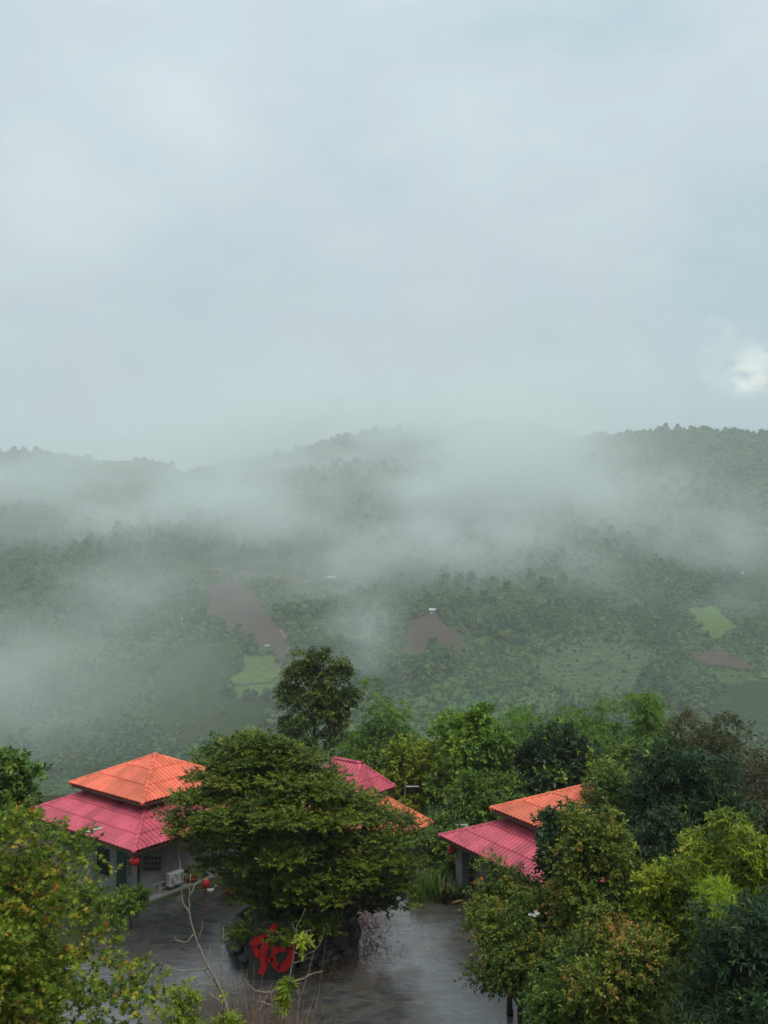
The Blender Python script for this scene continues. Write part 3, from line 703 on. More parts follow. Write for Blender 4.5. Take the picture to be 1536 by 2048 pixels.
P2 = np.concatenate(P2)
scatter('leafy_crop', 'low dark green crop in the lower fields of the far slope', P2, rng.uniform(.7, 1.3, len(P2)), [crop_blob(5), crop_blob(6)], 19)
scatter('corn_crop', 'grey-green rows of tall corn on the far slope', P, rng.uniform(1.8, 3.0, len(P)), [crop_blob(1), crop_blob(2)], 9)

# ================================================================== houses
def rib_profile(H=0.088): return [(0.0, 0.0), (0.10, .62 * H), (0.28, .93 * H), (0.5, H), (0.72, .93 * H), (0.90, .62 * H)]
PITCH_W = 0.205
def hip_roof(house, Lx, Ly, z0, z1, tx, ty, mat, cap_mat, course=0.92):
    """a tiled hipped roof: eave rectangle Lx by Ly at z0 up to tx by ty at z1; roof > roof_tile, hip_tile"""
    hx, hy, qx, qy = Lx / 2, Ly / 2, tx / 2, ty / 2
    e = 0.05
    V = [(-hx, -hy, z0 - e), (hx, -hy, z0 - e), (hx, hy, z0 - e), (-hx, hy, z0 - e), (-qx, -qy, z1 - e), (qx, -qy, z1 - e), (qx, qy, z1 - e), (-qx, qy, z1 - e),
         (-hx, -hy, z0 - .16), (hx, -hy, z0 - .16), (hx, hy, z0 - .16), (-hx, hy, z0 - .16)]
    roof = MB().add(V, [(0, 1, 5, 4), (1, 2, 6, 5), (2, 3, 7, 6), (3, 0, 4, 7), (4, 5, 6, 7), (8, 9, 1, 0), (9, 10, 2, 1), (10, 11, 3, 2), (11, 8, 0, 3), (11, 10, 9, 8)]).build('roof', M['fascia'], house)
    corners = [np.array(V[i][:2] + (z0,)) for i in range(4)]; tops = [np.array(V[i + 4][:2] + (z1,)) for i in range(4)]
    for s in range(4):
        A, B = corners[s], corners[(s + 1) % 4]; TA, TB = tops[s], tops[(s + 1) % 4]
        L = np.linalg.norm(B - A); ev = (B - A) / L; nv = np.array([-ev[1], ev[0], 0])
        run = (TA - A) @ nv; ra = (TA - A) @ ev; rb = (B - TB) @ ev
        S = math.hypot(run, z1 - z0); sv = (nv * run + np.array([0, 0, z1 - z0])) / S; un = np.cross(ev, sv)
        prof = rib_profile(); ncol = int(round(L / PITCH_W)); pw = L / ncol
        nc = max(1, int(round(S / course))); cl = S / nc
        for c in range(nc):
            s0 = c * cl
            for j0 in range(0, ncol, 3):
                jn = min(3, ncol - j0)
                aa = [(j0 + j + f) * pw for j in range(jn) for f, _ in prof] + [(j0 + jn) * pw]
                hh = [h for j in range(jn) for _, h in prof] + [0.0]
                V = []; keep = []
                for a, h in zip(aa, hh):
                    sm = min(S, a * S / max(ra, 1e-3), (L - a) * S / max(rb, 1e-3)); s1 = min(s0 + cl + .04, sm)
                    keep.append(s1 > s0 + .004); s1 = max(s1, s0 + .004)
                    lo = s0 - (.07 if c == 0 else .03)
                    p0 = A + ev * a + sv * lo; p1 = A + ev * a + sv * s1
                    V += [p0 + un * (h + .012), p0 + un * (h + .042), p1 + un * (h + .008)]
                Fc = []
                for i in range(len(aa) - 1):
                    if keep[i] or keep[i + 1]:
                        k = i * 3; Fc += [(k, k + 3, k + 4, k + 1), (k + 1, k + 4, k + 5, k + 2)]
                if Fc:
                    us = sorted({i for q in Fc for i in q}); ix = {u: i for i, u in enumerate(us)}
                    MB().add([V[u] for u in us], [tuple(ix[i] for i in q) for q in Fc]).build('roof_tile', mat, roof)
    def caps(P0, P1, ball=True):
        n = max(2, int(round(np.linalg.norm(P1 - P0) / .34))); d = (P1 - P0) / n; dn = norm(d)
        up = norm(np.array([0, 0, 1.0]) - dn * dn[2]); sd_ = np.cross(dn, up)
        ring = lambda c, r: [c + sd_ * math.cos(t) * r + up * (math.sin(t) * r) for t in np.linspace(-.25, math.pi + .25, 9)]
        for i in range(n):
            a = P0 + d * i - dn * .05; b_ = P0 + d * (i + 1)
            r0, r1 = .105, .085
            V = ring(a, r0 - .02) + ring(a, r0) + ring(a + dn * .05, r0) + ring(a + dn * .06, r0 - .012) + ring(b_, r1)
            Fc = [(q * 9 + k, q * 9 + k + 1, (q + 1) * 9 + k + 1, (q + 1) * 9 + k) for q in range(4) for k in range(8)]
            MB().add(V, Fc).build('hip_tile', cap_mat, roof)
        if ball:
            c = P0 - dn * .06
            MB().lathe([(0.001, -.11), (.07, -.085), (.11, -.02), (.11, .03), (.06, .09), (.001, .11)], c, 10).build('end_tile', cap_mat, roof, True)
    lift = np.array([0, 0, .055])
    for s in range(4): caps(corners[s] + lift, tops[s] + lift)
    if tx > .05 or ty > .05:
        if min(tx, ty) < .2:
            a, b_ = (tops[0] + tops[3]) / 2, (tops[1] + tops[2]) / 2
            if ty > tx: a, b_ = (tops[0] + tops[1]) / 2, (tops[2] + tops[3]) / 2
            caps(a + lift * 2, b_ + lift * 2, False)
    else:
        MB().lathe([(.16, -.06), (.17, .0), (.13, .07), (.06, .12), (.001, .14)], (0, 0, z1 + .05), 12).build('finial', cap_mat, roof, True)
    return roof
def house(loc, rz, Ll, Lu, ze, zu, zt, low, up, label, wall_h=None, base=-.4, topd=(0, 0), pitch=.42):
    o = empty('house', loc, label, 'house', None, rz)
    W = Ll - 1.9
    zi = ze + (Ll - (Lu - 1.3)) / 2 * pitch
    MB().box((0, 0, (base + ze - .02) / 2), (W, W, ze - .02 - base)).build('wall', M['wall'], o)
    MB().box((0, 0, (ze + zu) / 2 + .02), (Lu - 1.25, Lu - 1.25, zu - ze + .15)).build('clerestory_wall', M['frame'], o)
    hip_roof(o, Ll, Ll, ze, zi, Lu - 1.3, Lu - 1.3, low, low)
    hip_roof(o, Lu, Lu, zu, zt, topd[0], topd[1], up, up)
    return o, W
def to_local(o_loc, rz, p):
    d = np.array(p) - np.array(o_loc); c, s = math.cos(rz), math.sin(rz)
    return np.array([d[0] * c + d[1] * s, -d[0] * s + d[1] * c, d[2]])
def wall_local(px, py, loc, rz, side, half):
    """where the sight line through that photo place meets a wall of the house (local coordinates)"""
    r = ray(px, py); o = to_local(loc, rz, (0, 0, CAM_Z)); e = to_local((0, 0, 0), rz, r)
    k = 0 if side == 'x' else 1; t = (-half - o[k]) / e[k]; return o + e * t

HL = ((-10.68, 40.42, 0.0), R(52.5)); HR = ((8.11, 35.07, 0.0), R(31.3)); HB = ((-1.8, 42.9, -1.5), R(52.5))
hl, WL = house(*HL, 8.3, 5.25, 2.45, 3.73, 4.86, M['pink'], M['orange'], 'grey house with pink lower roof and full orange pyramid roof, air conditioner on its wall')
hr, WR = house(*HR, 8.3, 5.25, 2.45, 3.73, 4.86, M['pink'], M['orange'], 'house half hidden by shrubs, orange roof over long pink eave with red lantern')
hb_, WB = house(*HB, 6.0, 3.2, 2.35, 4.25, 5.45, M['orange'], M['pink'], 'back house peeping over the spreading tree, pink top roof above orange eave', topd=(.1, 1.7), pitch=.8)
# --- left house details
def win(o, half, side, c, w, h, frame=.06, mat=None):
    ax = (0.05, w, h) if side == 'x' else (w, 0.05, h)
    c = np.array(c, float); k = 0 if side == 'x' else 1; t = 1 - k
    c[k] = -half - .005
    f = MB()
    for s in (-1, 1):
        d = [.07, .07, h]; d[t] = frame; p = c.copy(); p[t] += s * (w / 2 - frame / 2); f.box(p, d)
        d = [.07, .07, frame]; d[t] = w - 2 * frame; p = c.copy(); p[2] += s * (h / 2 - frame / 2); f.box(p, d)
    d = [.06, .06, h - 2 * frame]; d[t] = frame * .7; f.box(c, d)
    fo = f.build('window', M['frame'], o)
    d = [.03, .03, h - frame]; d[t] = w - frame; MB().box(c, d).build('pane', mat or M['glass'], fo)
    d = [.14, .14, .05]; d[t] = w + .14; p = c.copy(); p[2] -= h / 2 + .03; MB().box(p, d).build('sill', M['wall'], fo)
hL = WL / 2
c = wall_local(207, 1722, *HL, 'x', hL); win(hl, hL, 'x', c, .85, 1.1)
c = wall_local(244, 1745, *HL, 'x', hL); c[0] = -hL - .02
dr = MB().box((c[0], c[1], 1.0), (.07, .62, 2.0)).build('door', M['doorgreen'], hl)
MB().box((c[0] - .05, c[1] + .22, 1.0), (.05, .04, .16)).build('handle', M['galv'], dr)
for (px0, px1, rows_, side) in ((286, 322, 3, 'y'), (249, 261, 4, 'x')):     # pierced vent blocks under the eave
    for r_ in range(rows_):
        for q in range(5 if side == 'y' else 3):
            px = px0 + (px1 - px0) * (q + .5) / (5 if side == 'y' else 3)
            c = wall_local(px, 1716 + r_ * 10.5, *HL, side, hL)
            f = MB(); k = 0 if side == 'x' else 1; t = 1 - k; c[k] = -hL - .004
            for s in (-1, 1):
                d = [.05, .05, .20]; d[t] = .025; p = c.copy(); p[t] += s * .09; f.box(p, d)
                d = [.05, .05, .025]; d[t] = .155; p = c.copy(); p[2] += s * .0875; f.box(p, d)
            bl = f.build('vent_block', M['wall'], hl)
            d = [.02, .02, .15]; d[t] = .155; MB().box(c, d).build('hole', M['frame'], bl)
MB().tube([(-hL - .06, -hL - .06, 0), (-hL - .06, -hL - .06, 2.2)], .055, 8).build('downpipe', M['black'], hl)
MB().box((0, 0, -.12), (WL + .9, WL + .9, .40)).build('plinth', M['wall'], hl)
MB().box((.75, -hL - .12, 1.6), (.08, .06, 1.2)).build('conduit', M['white'], hl)
# --- air conditioner on a bracket
acp = wall_local(341, 1751, *HL, 'y', hL)
def local_world(H, p):
    c, s = math.cos(H[1]), math.sin(H[1]); return (H[0][0] + p[0] * c - p[1] * s, H[0][1] + p[0] * s + p[1] * c, H[0][2] + p[2])
ac = empty('air_conditioner', local_world(HL, (acp[0], -hL - .28, acp[2] - .30)), 'white outdoor air conditioner unit hung on the grey house wall', 'air conditioner', None, HL[1]); ac.scale = (.86, .86, .86)
MB().box((0, 0, .31), (.86, .32, .60)).build('casing', M['acwhite'], ac, bevel=.02)
f = MB()
for k in range(7):
    r_ = .04 + .03 * k; f.tube([(-.12 + r_ * math.cos(t), -.175, .31 + r_ * math.sin(t)) for t in np.linspace(0, 6.283, 21)], .007, 4, cap=False)
for k in range(6): a = k * math.pi / 6; f.tube([(-.12 - .23 * math.cos(a), -.175, .31 - .23 * math.sin(a)), (-.12 + .23 * math.cos(a), -.175, .31 + .23 * math.sin(a))], .006, 4)
f.build('fan_grille', M['acwhite'], ac)
MB().tube([(-.12, -.158, .31), (-.12, -.166, .31)], .235, 24).build('fan_opening', M['grille'], ac)
f = MB()
for k in range(8): f.box((.31, -.162, .12 + .052 * k), (.16, .01, .022))
f.build('vent', M['grille'], ac)
for s in (-1, 1): MB().box((.3 * s, .07, -.03), (.05, .42, .06)).build('bracket', M['galv'], ac)
MB().tube([(.38, .05, .6), (.38, .1, 1.0), (.38, .22, 1.3)], .025, 6).build('hose', M['white'], ac)
# --- low rail along the house front
ra_, rb_ = on_z(291, 1796, 0.0), on_z(372, 1769, 0.0)
rl = empty('guard_rail', (ra_[0], ra_[1], 0.0), 'low grey rail along the foot of the house below the air conditioner', 'railing')
dv = np.array([rb_[0] - ra_[0], rb_[1] - ra_[1], 0])
MB().tube([(0, 0, .42), dv + np.array([0, 0, .42])], .045, 6).build('top_rail', M['rail'], rl)
MB().tube([(0, 0, .16), dv + np.array([0, 0, .16])], .03, 6).build('lower_rail', M['rail'], rl)
for t in (0, .33, .66, 1): MB().box((dv[0] * t, dv[1] * t, .23), (.12, .12, .48), HL[1]).build('post', M['rail'], rl)
# --- lanterns
def lantern(p, label, s=1.0, hang=.25):
    o = empty('lantern', tuple(p), label, 'lantern', 'red paper lanterns')
    n = 12; V = []
    for i, (r_, z) in enumerate([(.07, -.16), (.15, -.12), (.20, -.04), (.21, .0), (.20, .04), (.15, .12), (.07, .16)]):
        for k in range(24): q = r_ * (1.0 if k % 2 else .93); V.append((s * q * math.cos(k * math.pi / 12), s * q * math.sin(k * math.pi / 12), s * z * 1.25))
    MB().add(V, [(i * 24 + k, i * 24 + (k + 1) % 24, (i + 1) * 24 + (k + 1) % 24, (i + 1) * 24 + k) for i in range(6) for k in range(24)]).build('shade', M['red'], o, True)
    for z in (-.21, .21): MB().lathe([(.075 * s, -.02), (.08 * s, 0), (.075 * s, .02)], (0, 0, z * s), 14).build('cap', M['gold'], o)
    MB().tube([(0, 0, .2 * s), (0, 0, .2 * s + hang)], .008, 5).build('cord', M['black'], o)
    MB().lathe([(.012, 0), (.02, -.06), (.03, -.26), (.035, -.27)], (0, 0, -.22 * s), 8).build('tassel', M['red'], o)
    return o
lantern(at(269, 1722, 34.95), 'red lantern hung at the eave corner of the house with the air conditioner', .95, .12)
lantern(at(904, 1699, 36.4), 'red lantern hung under the long pink eave of the half hidden house', .95, .2)
lantern(at(411, 1768, 36.6), 'red lantern low beside the house wall, behind the bird', .9, .3)
# --- loose strip lying on the left roof
pa, pb = on_z(160, 1668, 2.83), on_z(204, 1656, 2.98)
MB().tube([pa, pb], .05, 5).build('metal_strip', M['galv']); tag(bpy.data.objects['metal_strip'], 'thin grey metal strip lying across the pink roof tiles', 'strip')
# --- right house post and wall panel
cpx = on_z(944, 1792, 0.0)
pl = to_local(HR[0], HR[1], cpx)
MB().box((-WR / 2 - .35, pl[1], 1.15), (.34, .42, 2.4)).build('pillar', M['wall'], hr)
MB().box((-WR / 2 - .02, pl[1] - 2.6, 1.2), (.08, 1.5, 1.5)).build('window', M['frame'], hr)
win(hr, WR / 2, 'x', (0, pl[1] - 4.4, 1.3), 1.2, 1.2)
pl = np.array([0, 0, 0])
# --- ornament, poles, bird, pots
o = empty('hanging_ornament', tuple(at(960, 1764, 33.6)), 'orange and yellow cloth ornament hanging in front of the grey pillar', 'ornament')
for k, (dx, dz, a, mt) in enumerate(((0, .1, .3, 'amber'), (.09, 0, -.5, 'gold'), (.2, -.09, -.7, 'amber'), (-.12, .02, .2, 'amber'))):
    V = [(dx + math.cos(a) * t * .16 - math.sin(a) * w * .06 * (1 - t * t), .03 * math.sin(3 * t + k), dz + math.sin(a) * t * .16 + math.cos(a) * w * .06 * (1 - t * t)) for t in np.linspace(-1, 1, 7) for w in (-1, 1)]
    MB().add(V, [(2 * i, 2 * i + 1, 2 * i + 3, 2 * i + 2) for i in range(6)]).build('petal', M[mt], o)
MB().tube([(0, 0, .1), (0, 0, 1.4)], .008, 4).build('cord', M['stick'], o)
for i, (a, b_, lab) in enumerate((((911, 1800), (948, 1819), 'tan bamboo pole lying at the yard edge, the longer of two'), ((905, 1806), (930, 1800), 'short tan bamboo pole crossing the longer one at the yard edge'))):
    A, B = on_z(*a, .08 + .08 * i), on_z(*b_, .10 + .1 * i)
    q = MB().tube([A, (A + B) / 2 + np.array([0, 0, .02]), B], .05, 7).build('bamboo_pole', M['stick'], None, True); tag(q, lab, 'pole', 'cut bamboo poles')
def bird(p):
    o = empty('bird', tuple(p), 'small white bird-like figure standing on the wet yard near the house', 'bird')
    V = []; n = 10
    for (x, z, r_) in ((-.24, .34, .01), (-.18, .30, .05), (-.08, .25, .105), (.03, .25, .12), (.10, .30, .09), (.13, .40, .05), (.15, .48, .045), (.19, .53, .05), (.23, .53, .03), (.25, .52, .005)):
        for k in range(n): t = 2 * math.pi * k / n; V.append((x + .3 * r_ * math.sin(t) * 0, r_ * math.cos(t), z + r_ * math.sin(t)))
    MB().add(V, [(i * n + k, i * n + (k + 1) % n, (i + 1) * n + (k + 1) % n, (i + 1) * n + k) for i in range(9) for k in range(n)]).build('body', M['white'], o, True)
    MB().add([(.24, .015, .53), (.24, -.015, .53), (.31, 0, .51), (.24, 0, .505)], [(0, 1, 2), (1, 3, 2), (3, 0, 2)]).build('beak', M['gold'], o)
    MB().add([(.17, 0, .57), (.20, .01, .61), (.23, 0, .57), (.20, -.01, .61)], [(0, 1, 2), (2, 3, 0)]).build('comb', M['red'], o)
    for s in (-1, 1): MB().tube([(0, .05 * s, .18), (.01, .05 * s, .0)], .012, 5).build('leg', M['gold'], o)
b0 = on_z(423, 1790, .05); bird((b0[0], b0[1], .05)); bpy.data.objects['bird'].scale = (.9, .95, .72)
def pot(px, py, mt, r_, h, label):
    p = on_z(px, py, .05); o = empty('flower_pot', (p[0], p[1], .05), label, 'flower pot', 'flower pots by the house')
    MB().lathe([(r_ * .7, 0), (r_, h * .85), (r_ * 1.1, h * .86), (r_ * 1.1, h), (r_ * .92, h), (r_ * .9, h * .88)], (0, 0, 0), 14).build('pot', M[mt], o, True)
    rg = np.random.default_rng(int(px)); cl = np.array([[0, 0, h + .2, .22, .22, .2]])
    a = sprays(rg, cl, 30, 6, .2, .14)[:5]; link('foliage', leaf_mesh('foliage', 'oval', *a), M['L_bush'], o)

# ================================================================== leaf colours
def LM(key, *stops, **kw): M[key] = leaf_mat(key.lower() + '_leaves', stops, **kw)
LM('L_maple', (0, (0.046, 0.094, 0.011)), (.36, (0.113, 0.187, 0.016)), (.58, (0.232, 0.297, 0.025)), (.76, (0.385, 0.346, 0.035)), (.90, (0.451, 0.207, 0.041)), (1, (0.398, 0.104, 0.041)))
LM('L_pad', (0, (0.024, 0.052, 0.008)), (.38, (0.076, 0.122, 0.012)), (.62, (0.153, 0.200, 0.017)), (.85, (0.217, 0.238, 0.026)), (1, (0.243, 0.188, 0.049)))
LM('L_bush', (0, (0.028, 0.060, 0.012)), (.38, (0.082, 0.133, 0.018)), (.62, (0.179, 0.227, 0.024)), (.82, (0.296, 0.257, 0.038)), (1, (0.422, 0.203, 0.055)))
LM('L_dark', (0, (0.010, 0.030, 0.012)), (.5, (0.030, 0.070, 0.024)), (.8, (0.060, 0.114, 0.030)), (.90, (0.215, 0.323, 0.026)), (1, (0.362, 0.457, 0.041)), rough=.42, spec=.26)
LM('L_lime', (0, (0.058, 0.102, 0.008)), (.4, (0.160, 0.230, 0.013)), (.7, (0.282, 0.333, 0.018)), (1, (0.397, 0.422, 0.038)))
LM('L_bright', (0, (0.128, 0.218, 0.013)), (.5, (0.256, 0.384, 0.019)), (1, (0.435, 0.500, 0.038)))
LM('L_mid', (0, (0.027, 0.072, 0.017)), (.4, (0.076, 0.147, 0.024)), (.7, (0.152, 0.242, 0.032)), (1, (0.269, 0.323, 0.045)))
LM('L_bamboo', (0, (0.053, 0.115, 0.019)), (.4, (0.122, 0.233, 0.029)), (.7, (0.214, 0.345, 0.038)), (1, (0.335, 0.411, 0.055)), trans=.34)
LM('L_brown', (0, (.035, .046, .015)), (.5, (.078, .084, .024)), (.8, (.115, .100, .030)), (1, (.16, .110, .038)))
LM('L_tall', (0, (.022, .052, .014)), (.45, (.056, .100, .018)), (.70, (.125, .175, .024)), (1, (.30, .29, .045)))
LM('L_dry', (0, (.09, .06, .035)), (.5, (.16, .11, .06)), (1, (.24, .18, .10)))
pot(459, 1793, 'plastic', .2, .3, 'orange-brown pot with a small plant beside the white bird')
pot(383, 1764, 'plastic', .28, .2, 'shallow orange tray of plants below the air conditioner')

# ------------------------------------------------------------------ the spreading tree in its round stone planter
PC = on_z(590, 1882, 0.0); PC[2] = 0
rng = np.random.default_rng(21)
pln = empty('stone_planter', (PC[0], PC[1], 0), 'round dry-stone planter ring under the spreading tree', 'planter')
MB().lathe([(2.15, 0), (2.15, .55), (1.6, .68), (.8, .76), (.01, .78)], (0, 0, 0), 28).build('soil', M['soil'], pln, True)
def rock(seed, r):
    rg = np.random.default_rng(seed); bm = bmesh.new(); bmesh.ops.create_icosphere(bm, subdivisions=2, radius=1)
    pl = [(norm(rg.normal(size=3)), rg.uniform(.62, .9)) for _ in range(9)]
    for v in bm.verts:
        p = np.array(v.co)
        for n_, d_ in pl:
            k = p @ n_ - d_
            if k > 0: p = p - n_ * k
        v.co = Vector(p * np.array(r))
    me = bpy.data.meshes.new('stone'); bm.to_mesh(me); bm.free(); me.materials.append(M['stone']); return me
rocks = [rock(s, (.30, .20, .21)) for s in range(6)]
for course_ in range(3):
    for k in range(24):
        a = (k + .5 * (course_ % 2)) * 2 * math.pi / 24 + rng.normal() * .03
        q = link('stone', rocks[rng.integers(6)], None, pln); rr = 2.28 - .06 * course_ + rng.normal() * .03
        q.location = (rr * math.cos(a), rr * math.sin(a), .13 + .26 * course_ + rng.normal() * .02); q.rotation_euler = (rng.normal() * .2, rng.normal() * .2, a + math.pi / 2 + rng.normal() * .2)
        s = rng.uniform(.85, 1.2); q.scale = (s, s, s)
tr = empty('spreading_tree', (PC[0], PC[1], .6), 'large dark spreading tree with layered foliage in the middle of the yard', 'tree')
TO = np.array([PC[0], PC[1], .6])
pads = []
def pad_at(px, py, d, r, f=.24): pads.append([*(at(px, py, d) - TO), r, r * .95, r * f])
# outline of the crown in the photo, layer by layer: (row, left, right, front depth, back depth)
for (py, l, r_, dn, df, n_) in ((1498, 455, 610, 31.2, 33.6, 7), (1526, 400, 640, 30.8, 34.5, 13), (1560, 365, 690, 30.0, 35.2, 19), (1600, 338, 765, 29.2, 35.5, 23), (1640, 322, 830, 28.6, 35, 26),
                               (1682, 345, 850, 28.3, 34.5, 24), (1724, 395, 852, 28.2, 34, 22), (1764, 440, 845, 28.3, 33.5, 18), (1802, 458, 790, 28.5, 32, 13), (1838, 486, 712, 28.8, 31, 8)):
    for i in range(n_):
        u = (i + rng.uniform(.2, .8)) / n_; px = l + 22 + (r_ - l - 44) * u
        edge = 1 - (2 * u - 1) ** 2
        d = 32.4 - (32.4 - dn) * math.sqrt(max(edge, .02)) * rng.uniform(.35, 1) if rng.random() < .74 else 32.4 + (df - 32.4) * math.sqrt(max(edge, .02)) * rng.random()
        pad_at(px, py + rng.normal() * 8, d, rng.uniform(.40, 1.0) * (1.0 if py < 1790 else .8) * (.6 + .4 * min(1, edge * 2.5)), rng.uniform(.14, .22))
for (px, py, d, r_) in ((655, 1556, 32.5, .45), (700, 1580, 32.5, .45), (742, 1602, 32.5, .45), (782, 1624, 32.3, .45), (815, 1648, 32.2, .45), (838, 1670, 32, .45), (600, 1528, 33, .5), (560, 1530, 33, .5), (652, 1534, 33, .36), (684, 1552, 33, .32), (665, 1546, 33, .3)): pad_at(px, py, d, r_)
for (px, py, d, r_) in ((482, 1872, 29.9, .5), (560, 1874, 28.9, .34), (585, 1868, 29.0, .34), (500, 1858, 29.4, .4), (800, 1800, 31.5, .5), (780, 1780, 31, .6), (770, 1812, 31.5, .35), (655, 1855, 29.6, .5)): pad_at(px, py, d, r_, .55)
pads = np.array(pads)
pos, d, n, sz, ti, tw = sprays(rng, pads, 15500, 11, .40, .125, up=.22, droop=.12, spread=.8, shell=.25, young=.35, tilt=.35, flat=.85, tvar=(.11, .09, .09))
mb = MB(); limbs(mb, rng, (0, 0, -.1), (.15, 0, 5.2), pads, .26, 70, 7, .5); mb.build('trunk', M['bark'], tr, True)
link('crown', leaf_mesh('crown', 'small', pos, d, n, sz, ti), M['L_pad'], tr)

# ------------------------------------------------------------------ red character on its dark slab
SD = 29.3
s0 = at(545, 1946, SD); sg = empty('character_sign', (s0[0], SD, 0.03), 'dark slab with a big red brush-written character in front of the planter', 'sign')
def sz_(X, Y): p = at(440 + X / 4.8, 1820 + Y / 4.8, SD); return np.array([p[0] - s0[0], p[2] - .03])
lo = sz_(270, 620); hi = sz_(720, 120)
slab = MB(); slab.box(((lo[0] + hi[0]) / 2, .13, hi[1] / 2), (hi[0] - lo[0], .16, hi[1] + .02)); slab.build('slab', M['sign'], sg, bevel=.03)
def stroke(pts, w):
    p = np.array([sz_(*q) for q in pts]); t = np.linspace(0, len(p) - 1, 9 * len(p)); c = np.stack([np.interp(t, range(len(p)), p[:, k]) for k in (0, 1)], -1)
    for _ in range(4): c[1:-1] = (c[:-2] + c[2:] + 2 * c[1:-1]) / 4
    dd = norm(np.gradient(c, axis=0)); nn = np.stack([-dd[:, 1], dd[:, 0]], -1)
    ww = w / 4.8 / F_PX * SD * .5 * (0.62 + .38 * np.sin(np.linspace(.15, math.pi - .3, len(c)))) * (1 + .12 * np.sin(np.linspace(0, 9, len(c)) + w))
    V = []
    for i in range(len(c)):
        a, b_ = c[i] + nn[i] * ww[i], c[i] - nn[i] * ww[i]
        V += [(a[0], .045, a[1]), (a[0], -.02, a[1]), (b_[0], -.02, b_[1]), (b_[0], .045, b_[1])]
    Fc = [(4 * i + j, 4 * i + j + 1, 4 * i + j + 5, 4 * i + j + 4) for i in range(len(c) - 1) for j in range(3)] + [(0, 3, 2, 1), tuple(4 * len(c) - 4 + j for j in range(4))]
    MB().add(V, Fc).build('stroke', M['signred'], sg)
for pts, w in (([(468, 204), (510, 178), (556, 140)], 56), ([(294, 340), (350, 298), (455, 258)], 74), ([(450, 258), (434, 345), (402, 430), (428, 500), (420, 550), (385, 618)], 68), ([(322, 345), (342, 395), (372, 450)], 46),
               ([(474, 350), (545, 386), (622, 374), (668, 330)], 50), ([(640, 312), (682, 360), (686, 430), (658, 495), (612, 550), (556, 574)], 76),
               ([(520, 402), (506, 455), (522, 515), (566, 566)], 58), ([(436, 494), (510, 466)], 38)): stroke(pts, w)
# fallen leaves in a drift beside the planter
k = 1500; a = rng.uniform(-1.6, 1.0, k); rr = 2.45 + np.abs(rng.normal(size=k)) * .55
pos = np.stack([PC[0] + .1 + rr * np.cos(a), PC[1] + rr * np.sin(a), np.full(k, .075)], -1) + rng.normal(size=(k, 3)) * np.array([.1, .1, .006])
o = link('leaf_litter', leaf_mesh('leaf_litter', 'small', pos, rng.normal(size=(k, 3)) * np.array([1, 1, .15]), np.tile([0, 0, 1.0], (k, 1)) + .25 * rng.normal(size=(k, 3)), rng.uniform(.05, .11, k), rng.random(k)), M['L_litter'] if 'L_litter' in M else leaf_mat('fallen_leaves', [(0, (.05, .02, .012)), (.6, (.10, .045, .02)), (1, (.15, .09, .03))]))
tag(o, 'brown fallen leaves drifted beside the stone planter', None, None, 'stuff')

# ------------------------------------------------------------------ near left
plant('maple_tree', 'yellow-green star-leaved tree filling the near left corner', 'tree', (-150, 1715, 132, 2200), 13.0, M['L_maple'], 'star', 31, thick=1.5, n_cl=64, cl_size=.34, n_spray=3600, lps=10, slen=.30, llen=.088,
      young=.24, tilt=.8, up=.3, droop=.4, bark=M['bark'], r0=.09, jitter=.12, tvar=(.06, .11, .12),
      extra=[(20, 1632, 13, .16), (45, 1668, 13, .24), (85, 1690, 13, .24), (120, 1692, 12.8, .22), (160, 1696, 12.8, .16), (188, 1708, 12.8, .10), (135, 1745, 12.8, .24), (145, 1800, 12.6, .24), (247, 1764, 12.6, .09), (205, 1772, 12.6, .12), (190, 1850, 12.6, .22), (245, 1820, 12.6, .14),
             (205, 1890, 12.6, .2), (180, 1940, 12.4, .3), (245, 1950, 12.2, .24), (285, 1965, 12.0, .2), (230, 2010, 12, .34), (300, 2020, 12, .2), (150, 2030, 12, .4)])
plant('evergreen_tree', 'dark evergreen tree at the left edge above the pink roof', 'tree', (-120, 1496, 48, 1690), 25, M['L_mid'], 'oval', 32, n_cl=22, n_spray=1100, lps=9, slen=.4, llen=.19, thick=1.3)
plant('shrub', 'dark low shrub at the corner post of the house with the air conditioner', 'shrub', (232, 1784, 290, 1828), 33.2, M['L_mid'], 'oval', 33, n_cl=10, n_spray=380, lps=8, slen=.3, llen=.15, lower=-.5, n_limb=6)
# ------------------------------------------------------------------ near right thicket
TH = 'shrubs of the near right thicket'
plant('flowering_shrub', 'bushy shrub under the pink eave, leftmost of the thicket', 'shrub', (940, 1762, 1110, 1895), 27.0, M['L_bush'], 'oval', 41, n_cl=26, n_spray=2000, lps=9, slen=.34, llen=.125, group=TH, extra=[(985, 1726, 27, .16), (968, 1742, 27, .22), (1005, 1750, 27, .2), (1060, 1775, 27, .2)], thick=1.2, base=(3.9, 27.2))
plant('bronze_tipped_tree', 'upright bronze-tipped small tree in front of the orange roof', 'tree', (1115, 1645, 1275, 1900), 24.5, M['L_bush'], 'oval', 42, n_cl=30, n_spray=2500, lps=9, slen=.34, llen=.12, young=.55, squash=1.1, extra=[(1150, 1645, 24.5, .3), (1215, 1665, 24.5, .35), (1180, 1690, 24.3, .4)])
plant('dark_leaved_tree', 'glossy dark tree covering the right end of the orange roof', 'tree', (1085, 1632, 1200, 1790), 26.8, M['L_dark'], 'oval', 43, n_cl=20, n_spray=1100, lps=9, slen=.36, llen=.17, thick=.9, young=.12)
